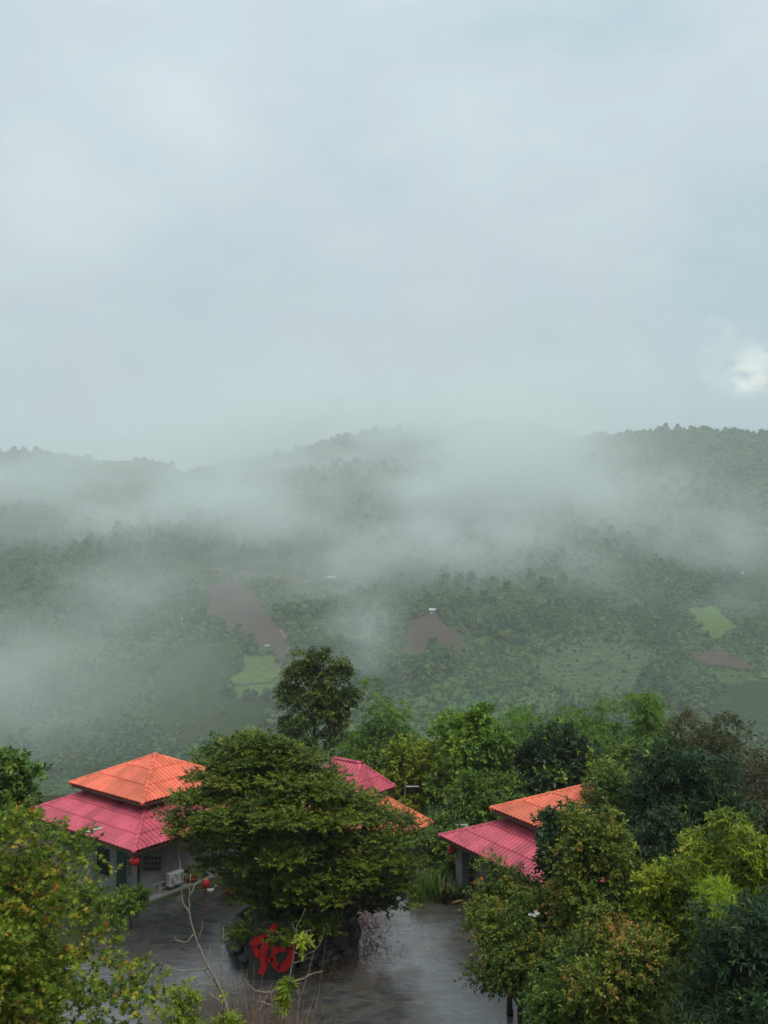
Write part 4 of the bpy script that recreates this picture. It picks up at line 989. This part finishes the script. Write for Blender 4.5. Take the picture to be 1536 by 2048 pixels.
plant('round_shrub', 'olive-green shrub overhanging the wet yard at the thicket edge', 'shrub', (940, 1812, 1160, 1985), 25.0, M['L_bush'], 'oval', 44, n_cl=34, n_spray=2600, lps=9, slen=.32, llen=.115, group=TH, lower=-.9, thick=1.5, extra=[(955, 1945, 25, .28), (985, 1965, 25, .3), (1035, 1960, 24.8, .4)])
plant('orange_tipped_shrub', 'orange-tipped shrub low in the middle of the near right thicket', 'shrub', (1120, 1850, 1360, 2080), 21.0, M['L_bush'], 'oval', 45, n_cl=34, n_spray=2800, lps=9, slen=.30, llen=.10, group=TH, young=.6, lower=-.85, thick=1.4)
plant('low_shrub', 'dense dark green shrub at the bottom edge beside the yard', 'shrub', (1046, 1945, 1255, 2150), 22.0, M['L_mid'], 'oval', 46, n_cl=32, n_spray=2900, lps=9, slen=.3, llen=.10, group=TH, thick=1.3)
plant('olive_shrub', 'yellowish olive shrub below the bright feathery leaves', 'shrub', (1275, 1735, 1425, 1920), 23.0, M['L_lime'], 'oval', 47, n_cl=26, n_spray=1900, lps=9, slen=.32, llen=.12, group=TH, tvar=(.12, .12, .1), thick=1.1)
plant('coffee_shrub', 'dark blue-green shrub in the near bottom right corner', 'shrub', (1378, 1840, 1640, 2150), 18.0, M['L_dark'], 'lance', 48, n_cl=40, n_spray=3300, lps=8, slen=.30, llen=.145, group=TH, thick=1.3, young=.05)
plant('mango_tree', 'bright lime long-leaved tree at the right edge', 'tree', (1395, 1690, 1640, 1900), 20.5, M['L_lime'], 'lance', 49, n_cl=34, n_spray=2000, lps=10, slen=.22, llen=.17, droop=.6, up=.5, thick=1.3, squash=.7, extra=[(1395, 1690, 21.5, .36), (1420, 1670, 21.5, .25), (1440, 1740, 21, .35), (1500, 1700, 20.5, .4)])
plant('feathery_shrub', 'vivid yellow-green feathery-leaved sapling in the right thicket', 'shrub', (1402, 1765, 1470, 1840), 19.5, M['L_bright'], 'pinnate', 50, n_cl=9, n_spray=75, lps=5, slen=.14, llen=.25, droop=.3, up=.3, thick=.5, lower=-.3, n_limb=6, spread=1.2)
plant('dark_shrub', 'dark shaded shrub deep between the thicket and the big dark tree', 'shrub', (1255, 1660, 1420, 1830), 27.0, M['L_dark'], 'oval', 51, n_cl=24, n_spray=1300, lps=9, slen=.36, llen=.16, group=TH, thick=1.2, young=.05)
# ------------------------------------------------------------------ middle distance
plant('big_dark_tree', 'tall dense dark evergreen right of the orange roof, the darkest crown', 'tree', (1270, 1515, 1490, 1800), 31.0, M['L_dark'], 'lance', 61, n_cl=44, n_spray=4000, lps=9, slen=.45, llen=.24, young=.07, thick=1.9, jitter=.12)
plant('grey_green_tree', 'thin grey-green tree between the orange roof and the darkest crown', 'tree', (1180, 1525, 1310, 1740), 33.5, M['L_mid'], 'oval', 62, n_cl=22, n_spray=1700, lps=8, slen=.4, llen=.14, thick=1.1)
plant('glossy_round_tree', 'round dark tree with pale new tips just above the orange roof', 'tree', (1045, 1462, 1205, 1630), 44.0, M['L_dark'], 'oval', 63, n_cl=34, n_spray=2600, lps=9, slen=.5, llen=.24, young=.28, tvar=(.16, .14, .1), thick=2.0)
plant('leafy_tree', 'broad light green tree between the spreading tree and the orange roof', 'tree', (862, 1440, 1012, 1640), 46.0, M['L_bamboo'], 'oval', 64, n_cl=36, n_spray=2900, lps=9, slen=.5, llen=.27, thick=2.0, bark=M['bark_pale'])
plant('yellowish_tree', 'yellow-olive tree behind the right corner of the back house', 'tree', (770, 1490, 885, 1640), 48.0, M['L_lime'], 'oval', 65, n_cl=26, n_spray=1900, lps=8, slen=.5, llen=.22, tvar=(.13, .12, .1), thick=1.7)
plant('garden_shrub', 'green shrub at the far end of the yard beside the lantern', 'shrub', (850, 1642, 945, 1790), 39.0, M['L_mid'], 'oval', 66, n_cl=22, n_spray=1700, lps=8, slen=.4, llen=.17, thick=1.2, lower=-.9)
plant('background_shrub', 'pale green shrub behind the small white lamp panel', 'shrub', (900, 1560, 1040, 1680), 43.0, M['L_mid'], 'oval', 67, n_cl=22, n_spray=1600, lps=8, slen=.45, llen=.2, thick=1.5)
plant('tall_crowned_tree', 'tall tree with yellow-tipped rounded crown rising above the back house', 'tree', (548, 1318, 714, 1530), 58.0, M['L_tall'], 'oval', 68, n_cl=30, cl_size=.46, n_spray=3400, lps=8, slen=.42, llen=.20, young=.5, thick=2.4, jitter=.20, shell=.7, tvar=(.10, .12, .1), r0=.2,
      extra=[(632, 1325, 58, .6), (600, 1345, 58, .6), (680, 1348, 58, .7), (575, 1385, 58, .6), (700, 1395, 58, .6)])
plant('brown_tree', 'thin brownish tree behind the darkest crown', 'tree', (1335, 1440, 1500, 1600), 55.0, M['L_brown'], 'small', 69, n_cl=30, n_spray=1500, lps=8, slen=.6, llen=.2, thick=2.0, n_limb=26)
plant('bare_brown_tree', 'sparse brown twiggy tree at the right edge', 'tree', (1455, 1480, 1620, 1720), 46.0, M['L_brown'], 'small', 70, n_cl=30, n_spray=1300, lps=7, slen=.6, llen=.17, thick=2.0, n_limb=30, bark=M['bark_pale'])
plant('valley_tree', 'green tree rising behind the spreading tree, left of the tall crown', 'tree', (380, 1490, 520, 1640), 50.0, M['L_mid'], 'oval', 71, n_cl=26, n_spray=1700, lps=8, slen=.5, llen=.22, thick=2.0)
plant('valley_tree', 'shaded green tree between the bamboo and the back house', 'tree', (700, 1450, 830, 1620), 53.0, M['L_mid'], 'oval', 72, n_cl=28, n_spray=2000, lps=8, slen=.5, llen=.24, thick=2.0)
plant('valley_tree', 'green tree behind the grey-green tree under the tallest bamboo', 'tree', (1180, 1480, 1350, 1640), 50.0, M['L_mid'], 'oval', 73, n_cl=30, n_spray=2100, lps=8, slen=.5, llen=.25, thick=2.2)
plant('valley_tree', 'dim green tree low at the right edge behind the lime tree', 'tree', (1440, 1600, 1620, 1760), 40.0, M['L_brown'], 'oval', 74, n_cl=26, n_spray=1500, lps=8, slen=.5, llen=.2, thick=2.0)

def bamboo(px, top, depth, n_c, lean, seed, label, spread_px=60, mat='L_bamboo', llen=.34):
    rng = np.random.default_rng(seed); g = at(px, 1500, depth); bz = float(terrain(g[0], depth)) - .1
    H0 = at(px, top, depth)[2] - bz; o = empty('bamboo_clump', (g[0], depth, bz), label, 'bamboo', 'bamboo clumps below the yard')
    mb = MB(); A = []
    for i in range(n_c):
        az = rng.uniform(0, 6.28); h = H0 * rng.uniform(.66, 1.04) * (1 if i else 1.04); ln = lean * rng.uniform(.5, 1.2); dx = np.array([math.cos(az), math.sin(az) * .7, 0])
        b_ = np.array([rng.normal() * .5, rng.normal() * .5, 0]); sp = spread_px / F_PX * depth
        ts = np.linspace(0, 1, 12); pts = np.stack([b_ + dx * (sp * (.35 * t + ln * t ** 2.6)) + np.array([0, 0, h * (1.06 * t - .06 * t ** 6 - .10 * ln * t ** 5)]) for t in ts])
        mb.tube(pts, [.05 * (1 - .85 * t) + .006 for t in ts], 5)
        m = 15; t = np.clip(np.linspace(.36, 1.0, m) + rng.normal(size=m) * .02, .3, 1); p = np.stack([np.interp(t, ts, pts[:, k]) for k in range(3)], -1)
        rad = (.35 + .65 * np.sin(np.clip((t - .25) / .75, 0, 1) * 2.75)) * H0 * .085 + .10
        off = norm(rng.normal(size=(m, 3)) * np.array([1, 1, .15])) * rad[:, None] * .75; off[:, 2] -= .15 * rad
        A.append(np.concatenate([p + off, np.stack([rad, rad, rad * .34], -1)], -1))
    A = np.concatenate(A)
    mb.build('culms', M['culm'], o)['kind'] = 'stuff'
    a = sprays(rng, A, len(A) * 13, 7, .5, llen, up=.0, droop=.65, spread=.6, shell=.15, young=.2, tilt=.45, tvar=(.08, .09, .08), weight=np.ones(len(A)), flat=.6)
    link('foliage', leaf_mesh('foliage', 'blade', *a[:5]), M[mat], o)
for a in ((775, 1355, 62, 6, .5, 81, 'slender bamboo plume right of the tall yellow-tipped crown', 20), (745, 1450, 58, 10, .9, 82, 'rounded bamboo clump beside the tall yellow-tipped crown', 55),
          (520, 1452, 62, 5, .6, 83, 'small bamboo plume left of the tall yellow-tipped crown', 24), (975, 1402, 74, 14, 1., 84, 'broad hazy bamboo clump above the light green tree', 75),
          (1080, 1405, 68, 8, .7, 85, 'bamboo clump above the round dark tree', 45), (1182, 1376, 66, 7, .45, 86, 'tall narrow bamboo plume right of the round dark tree top', 24),
          (1292, 1374, 62, 9, .45, 87, 'tallest dark bamboo plume above the grey-green tree', 32), (1240, 1462, 60, 10, .9, 88, 'low arching bamboo between the two tall plumes', 55),
          (905, 1450, 66, 9, 1., 89, 'arching bamboo behind the light green tree', 55), (820, 1510, 60, 8, 1., 90, 'short bamboo behind the yellow-olive tree', 40),
          (1150, 1465, 56, 9, 1., 91, 'arching bamboo behind the round dark tree', 60), (1130, 1400, 70, 4, .5, 94, 'slim hazy bamboo plume between two other plumes', 24)): bamboo(*a)

# ------------------------------------------------------------------ strap-leaved plants at the end of the yard
def blades(px, py, n_b, h, label, seed, mat, dry=False):
    rng = np.random.default_rng(seed); g = on_z(px, py, 0); o = empty('strap_leaved_plant', (g[0], g[1], 0), label, 'plant', 'strap-leaved plants at the end of the yard')
    V = []; Fc = []; ti = []
    for i in range(n_b):
        az = rng.uniform(0, 6.28); dx = np.array([math.cos(az), math.sin(az), 0]); s = np.array([-dx[1], dx[0], 0]); hh = h * rng.uniform(.6, 1.1); w = .035 * rng.uniform(.7, 1.3) * (2.2 if dry else 1); b0 = len(V); b_ = rng.normal(size=3) * np.array([.16, .16, 0])
        bend = rng.uniform(.15, .55) * (2 if dry else 1)
        for t in np.linspace(0, 1, 6):
            c = b_ + dx * bend * hh * t ** 2 + np.array([0, 0, hh * (t - .35 * bend * t ** 3)]); V += [c - s * w * (1 - t ** 2 * .95), c + s * w * (1 - t ** 2 * .95)]
        Fc += [(b0 + 2 * k, b0 + 2 * k + 1, b0 + 2 * k + 3, b0 + 2 * k + 2) for k in range(5)]; ti += [rng.uniform(.2, .7)] * 5
    mb = MB(); mb.v = [tuple(map(float, v)) for v in V]; mb.f = Fc; q = mb.build('foliage', M[mat], o); at_ = q.data.attributes.new('tint', 'FLOAT', 'FACE'); at_.data.foreach_set('value', np.array(ti, np.float32))
for i, (px, py, lab) in enumerate(((838, 1802, 'tall strap-leaved plant nearest the spreading tree'), (858, 1801, 'tall strap-leaved plant second from the spreading tree'), (876, 1803, 'strap-leaved plant beside the dry drooping leaves'))): blades(px, py, 46, 1.35, lab, 200 + i, 'L_mid')
blades(893, 1806, 26, 1.1, 'dry drooping brown-leaved plant by the grey pillar', 210, 'L_dry', True)
blades(915, 1806, 34, 1.0, 'green strap-leaved plant at the foot of the grey pillar', 211, 'L_mid', True)

# ------------------------------------------------------------------ lamps on poles
def solar_lamp(px, py, depth, w, lab, tilt):
    p = at(px, py, depth); bz = float(terrain(p[0], depth)); o = empty('solar_lamp', (p[0], depth, bz), lab, 'lamp', 'solar lamps on poles')
    H = p[2] - bz
    MB().tube([(-w / 2, .05, 0), (-w / 2, .05, H + .35)], .035, 8).build('pole', M['galv'], o)
    q = MB().box((0, 0, 0), (w, .30, .06)).build('panel', M['white'], o, bevel=.01); q.location = (.06, 0, H); q.rotation_euler = (tilt, 0, 0)
    g = MB().box((0, 0, .035), (w * .9, .25, .012)).build('solar_glass', M['solar'], q)
    MB().tube([(-w / 2, .05, H - .12), (0, .02, H - .04)], .018, 6).build('arm', M['galv'], o)
solar_lamp(823, 1572, 46.5, .68, 'white lamp arm on a thin pole beside the back house', R(-6))
solar_lamp(922, 1655, 40.5, .50, 'small white lamp panel above the tip of the pink eave', R(52))

# ------------------------------------------------------------------ bare tree and seedlings at the front edge
def on_slope(px, depth): g = at(px, 2000, depth); return np.array([g[0], depth, float(terrain(g[0], depth))])
def twiggy(name, lab, depth, paths, r_, mat, seed, leaves=None, lmat='L_lime', group=None):
    rng = np.random.default_rng(seed); p0 = at(*paths[0][0], depth); z0 = float(terrain(p0[0], depth)); o = empty(name, (p0[0], depth, z0), lab, 'tree', group); O = np.array([p0[0], depth, z0]); mb = MB()
    for i, path in enumerate(paths):
        dz = rng.normal() * .12
        pts = [at(x, y, depth + dz * (k / max(1, len(path) - 1)) * (i > 0)) - O for k, (x, y) in enumerate(path)]
        if i == 0: pts = [np.array([pts[0][0] * .2, .1, -.1])] + pts
        q = [];
        for k in range(len(pts) - 1):
            for t in np.linspace(0, 1, 4, endpoint=False): q.append(pts[k] + (pts[k + 1] - pts[k]) * t)
        q.append(pts[-1]); q = np.array(q); q[1:-1] = (q[:-2] + q[2:] + 2 * q[1:-1]) / 4
        rr = r_ * (1 if i == 0 else .48); q = q + rng.normal(size=q.shape) * r_ * .25
        mb.tube(list(q), [rr * (1 - .75 * k / (len(q) - 1)) for k in range(len(q))], 6)
    mb.build('branch', mat, o, True)
    if leaves:
        cl = np.array([[*(at(x, y, depth) - O), s, s, s * .7] for x, y, s in leaves]); a = sprays(rng, cl, 12 * len(cl), 8, .10, .14, up=.5, droop=.5, spread=.8, shell=.1, weight=np.ones(len(cl)))
        link('foliage', leaf_mesh('foliage', 'lance', *a[:5]), M[lmat], o)
twiggy('bare_tree', 'pale leafless sapling standing alone before the wet yard', 15.5,
       [[(470, 2075), (445, 1985), (430, 1955), (412, 1925), (395, 1890), (386, 1855), (378, 1825), (379, 1790), (381, 1748)], [(378, 1825), (366, 1805), (362, 1778)], [(387, 1870), (372, 1886), (352, 1880), (350, 1872)],
        [(398, 1880), (405, 1850), (404, 1842)], [(418, 1938), (380, 1942), (345, 1938), (322, 1925), (312, 1912)], [(440, 1973), (415, 1970), (392, 1960), (387, 1950)], [(401, 1966), (385, 1985), (372, 1992), (352, 1992)],
        [(455, 2010), (430, 1995), (416, 1985), (413, 1970)], [(425, 1945), (412, 1935), (410, 1945), (430, 1965)], [(379, 1790), (392, 1770), (400, 1758)], [(412, 1925), (420, 1905), (418, 1895)], [(445, 1985), (444, 1930), (447, 1850)]], .030, M['bark_pale'], 5)
twiggy('branching_sapling', 'pale crooked sapling with green leaf tufts before the red character', 16.5,
       [[(560, 2080), (545, 2010), (540, 1985), (570, 1972), (595, 1962), (630, 1945), (645, 1942)], [(540, 1985), (518, 1984), (500, 1972), (486, 1955), (485, 1948)], [(576, 1972), (585, 1930), (588, 1900), (590, 1875), (594, 1850), (606, 1830), (610, 1815)],
        [(588, 1905), (612, 1910), (632, 1900), (645, 1880), (648, 1855)], [(590, 1885), (602, 1880), (622, 1870), (622, 1858), (602, 1865)], [(588, 1925), (605, 1922), (620, 1915)], [(590, 1862), (584, 1845)], [(545, 2010), (512, 2000), (500, 2040)],
        [(560, 2080), (575, 2030), (582, 2000), (570, 1990)], [(600, 1960), (618, 1950), (622, 1938)]], .026, M['bark_pale'], 6, [(600, 1892, .10), (608, 1886, .09), (572, 1978, .09), (578, 1972, .08), (572, 2014, .11), (565, 2005, .08)])
twiggy('dark_sapling', 'thin dark stem beside the leafless sapling', 14.5, [[(352, 2075), (335, 2010), (325, 1965), (318, 1925)], [(325, 1965), (316, 1935), (313, 1912)], [(322, 1940), (332, 1915)]], .016, M['bark'], 7)
plant('seedling', 'leafy light green seedling at the bottom edge left of the leafless sapling', 'plant', (325, 1968, 400, 2110), 14.0, M['L_lime'], 'lance', 91, n_cl=12, n_spray=130, lps=7, slen=.16, llen=.11, thick=.35, group='seedlings at the bottom edge')
plant('seedling', 'leafy light green seedling at the bottom edge under the leafless sapling', 'plant', (430, 2005, 478, 2110), 14.0, M['L_lime'], 'lance', 92, n_cl=8, n_spray=80, lps=7, slen=.14, llen=.11, thick=.3, group='seedlings at the bottom edge')
# dry brushwood: too many stems to count
rng = np.random.default_rng(77); mb = MB()
for i in range(170):
    px, d_ = rng.uniform(395, 620), rng.uniform(15.5, 19.5); g = on_slope(px, d_); h = rng.uniform(1.2, 2.9) * (1 - .35 * abs(px - 500) / 110); ln = rng.normal(size=3) * .2 * h; ln[2] = h
    mb.tube([g, g + ln * .5 + rng.normal(size=3) * .05, g + ln], [.018, .013, .005], 4, cap=False)
    for q in range(2): t = rng.uniform(.3, .9); e = g + ln * t; mb.tube([e, e + (ln * .3 + rng.normal(size=3) * .25)], [.008, .003], 3, cap=False)
bw = mb.build('brushwood', M['bark_red']); tag(bw, 'tangle of dry reddish-brown stems at the bottom of the picture', None, None, 'stuff')
# white and pink blossoms
def blossom(px, py, depth, mt, lab, n_=6, s=.1):
    rng = np.random.default_rng(int(px)); o = empty('blossom', tuple(at(px, py, depth)), lab, 'flower', 'blossoms in the right thicket')
    for i in range(n_):
        c = rng.normal(size=3) * s * .6; a = rng.uniform(0, 6.28); V = [c]
        for k in range(7): t = a + k * .9; V.append(c + np.array([math.cos(t), -.3 + .2 * math.sin(3 * t), math.sin(t)]) * s * .55)
        MB().add(V, [(0, k, k + 1) for k in range(1, 7)]).build('petal', M[mt], o)
M['pinkpetal'] = simple('pink_petal', (.75, .14, .20), .6, .15); M['whitepetal'] = simple('white_petal', (.75, .76, .72), .6, .1)
for a in ((1068, 1828, 24.4, 'whitepetal', 'white blossom cluster on the shrub overhanging the yard', 6, .09), (1354, 1698, 26.4, 'pinkpetal', 'small pink blossom in the dark leaves, upper of two', 3, .06), (1384, 1722, 24.5, 'pinkpetal', 'pink blossom in the dark leaves beside the lime tree', 5, .08), (1205, 1760, 23.6, 'pinkpetal', 'pink blossom on the bronze-tipped small tree', 3, .06)): blossom(*a)

# ------------------------------------------------------------------ undergrowth that nobody could count
rng = np.random.default_rng(55); cl = []
for (xa, xb, ya, yb, n_, s) in ((3.5, 13, 19, 30, 120, .55), (-16, 16, 44, 58, 150, .9), (4, 20, 30, 46, 90, .8), (-4, 5, 37.2, 41, 40, .5), (-16, -8, 26, 36, 50, .6), (-12, -4.5, 9, 18, 70, .45), (4, 14, 10, 20, 110, .5), (-6, 4, 12, 17.5, 60, .28)):
    for i in range(n_):
        x, y = rng.uniform(xa, xb), rng.uniform(ya, yb)
        blocked = False
        for H, W in ((HL, 4.0), (HR, 4.0), (HB, 3.0)):
            q = to_local(H[0], H[1], (x, y, 0)); blocked |= abs(q[0]) < W and abs(q[1]) < W
        if ya < 30 and xa == 3.5 and x < np.interp(y, [19, 24, 27, 31], [5.5, 4.9, 4.3, 3.6]) + .4: blocked = True
        if xb == -8 and x > np.interp(y, [26, 33, 36], [-12.5, -10.3, -9]): blocked = True
        if not blocked: r_ = s * rng.uniform(.6, 1.3); cl.append([x, y, float(terrain(x, y)) + r_ * .45, r_, r_, r_ * .7])
cl = np.array(cl); a = sprays(rng, cl, 13000, 7, .3, .15, up=.5, droop=.3)
o = link('undergrowth', leaf_mesh('undergrowth', 'oval', *a[:5]), M['L_mid']); tag(o, 'low tangled undergrowth between the trees and houses', None, None, 'stuff')

# ================================================================== air
def mist_banks():
    m = bpy.data.materials.new('mist'); m.use_nodes = True; nt = m.node_tree; nt.nodes.clear(); L = nt.links
    out = nt.nodes.new('ShaderNodeOutputMaterial'); vol = nt.nodes.new('ShaderNodeVolumePrincipled')
    vol.inputs['Color'].default_value = MIST_COL; vol.inputs['Anisotropy'].default_value = 0.0
    L.new(vol.outputs[0], out.inputs['Volume'])
    g = nt.nodes.new('ShaderNodeNewGeometry')
    nz = nt.nodes.new('ShaderNodeTexNoise'); nz.inputs['Scale'].default_value = 0.0075; nz.inputs['Detail'].default_value = 3.0; nz.inputs['Roughness'].default_value = .6
    mp = nt.nodes.new('ShaderNodeMapping'); mp.inputs['Scale'].default_value = (.75, .5, 1.35); mp.inputs['Rotation'].default_value = (0, R(48), 0); L.new(g.outputs['Position'], mp.inputs[0]); L.new(mp.outputs[0], nz.inputs['Vector'])
    def math_(op, a, b=None):
        n = nt.nodes.new('ShaderNodeMath'); n.operation = op
        for i, v in enumerate((a, b)):
            if v is None: continue
            if hasattr(v, 'links'): L.new(v, n.inputs[i])
            else: n.inputs[i].default_value = v
        return n.outputs[0]
    # warp the banks so that their edges are torn
    sub = nt.nodes.new('ShaderNodeVectorMath'); sub.operation = 'SUBTRACT'; sub.inputs[1].default_value = (.5, .5, .5); L.new(nz.outputs['Color'], sub.inputs[0])
    sc = nt.nodes.new('ShaderNodeVectorMath'); sc.operation = 'MULTIPLY'; sc.inputs[1].default_value = (190, 110, 160); L.new(sub.outputs[0], sc.inputs[0])
    wp = nt.nodes.new('ShaderNodeVectorMath'); wp.operation = 'ADD'; L.new(g.outputs['Position'], wp.inputs[0]); L.new(sc.outputs[0], wp.inputs[1])
    tot = None
    for (px, py, d, sx, sy, sz, amp) in MIST:
        c = at(px, py, d)
        a = nt.nodes.new('ShaderNodeVectorMath'); a.operation = 'SUBTRACT'; a.inputs[1].default_value = tuple(c); L.new(wp.outputs[0], a.inputs[0])
        k = px_m(d)
        b = nt.nodes.new('ShaderNodeVectorMath'); b.operation = 'DIVIDE'; b.inputs[1].default_value = (sx * k, sy, sz * k); L.new(a.outputs[0], b.inputs[0])
        q = nt.nodes.new('ShaderNodeVectorMath'); q.operation = 'DOT_PRODUCT'; L.new(b.outputs[0], q.inputs[0]); L.new(b.outputs[0], q.inputs[1])
        e = math_('POWER', 2.718, math_('MULTIPLY', q.outputs['Value'], -1.0))
        e = math_('MULTIPLY', e, amp / sy)
        tot = e if tot is None else math_('ADD', tot, e)
    f = nt.nodes.new('ShaderNodeMapRange'); f.inputs['From Min'].default_value = .34; f.inputs['From Max'].default_value = .66; f.inputs['To Min'].default_value = .10; f.inputs['To Max'].default_value = 1.7
    L.new(nz.outputs['Fac'], f.inputs['Value'])
    L.new(math_('MULTIPLY', tot, f.outputs[0]), vol.inputs['Density'])
    return m
def px_m(d): return d / F_PX
MIST_COL = (0.90, 0.965, 0.94, 1)
# each bank: where it hangs, its distance, half-widths (photo px at that distance, metres deep, px high), thickness
MIST = [
    (1050, 960, 980, 150, 90, 130, 1.6), (930, 1090, 880, 130, 70, 120, 1.5), (1090, 1170, 800, 120, 60, 85, 0.9), (960, 1180, 780, 130, 55, 70, .6), (1190, 1060, 950, 110, 60, 90, .6), (870, 880, 1300, 280, 110, 80, 1.6), (560, 925, 1320, 240, 100, 70, 1.1),
    (130, 990, 1150, 230, 90, 90, .65), (-20, 940, 1350, 130, 80, 55, .7), (420, 1030, 1050, 210, 80, 85, 1.0), (560, 1100, 900, 120, 60, 70, .5), (300, 1160, 760, 130, 55, 65, .30), (180, 1250, 640, 110, 45, 70, .10),
    (0, 1330, 560, 100, 45, 120, 0.36), (120, 1450, 520, 170, 40, 80, 0.20), (715, 1260, 620, 55, 35, 100, 0.62), (700, 1140, 820, 120, 55, 80, .45), (1450, 1080, 860, 90, 60, 85, 0.6), (1330, 1000, 1100, 140, 70, 80, 0.4), (1380, 1190, 760, 110, 50, 50, .25), (650, 1040, 1000, 520, 90, 150, .5), (300, 1330, 600, 330, 60, 130, .10),
]
mb = MB().box((0, 910, 95), (1500, 860, 420)); mo = mb.build('mist', mist_banks()); tag(mo, 'drifting white mist banks hanging in front of the far slope', None, None, 'stuff')
mo.data.materials[0].cycles.volume_step_rate = 1.7 if hasattr(mo.data.materials[0].cycles, 'volume_step_rate') else 0
hz = bpy.data.materials.new('haze'); hz.use_nodes = True; hz.node_tree.nodes.clear()
ho = hz.node_tree.nodes.new('ShaderNodeOutputMaterial'); hv = hz.node_tree.nodes.new('ShaderNodeVolumePrincipled')
hv.inputs['Color'].default_value = (0.90, 0.96, 0.945, 1); hv.inputs['Density'].default_value = 0.00030; hv.inputs['Anisotropy'].default_value = 0.0
hz.node_tree.links.new(hv.outputs[0], ho.inputs['Volume'])
hb = MB().box((0, 950, 40), (2900, 2060, 660)).build('haze', hz); tag(hb, 'thin pale haze filling the valley air', None, None, 'stuff')
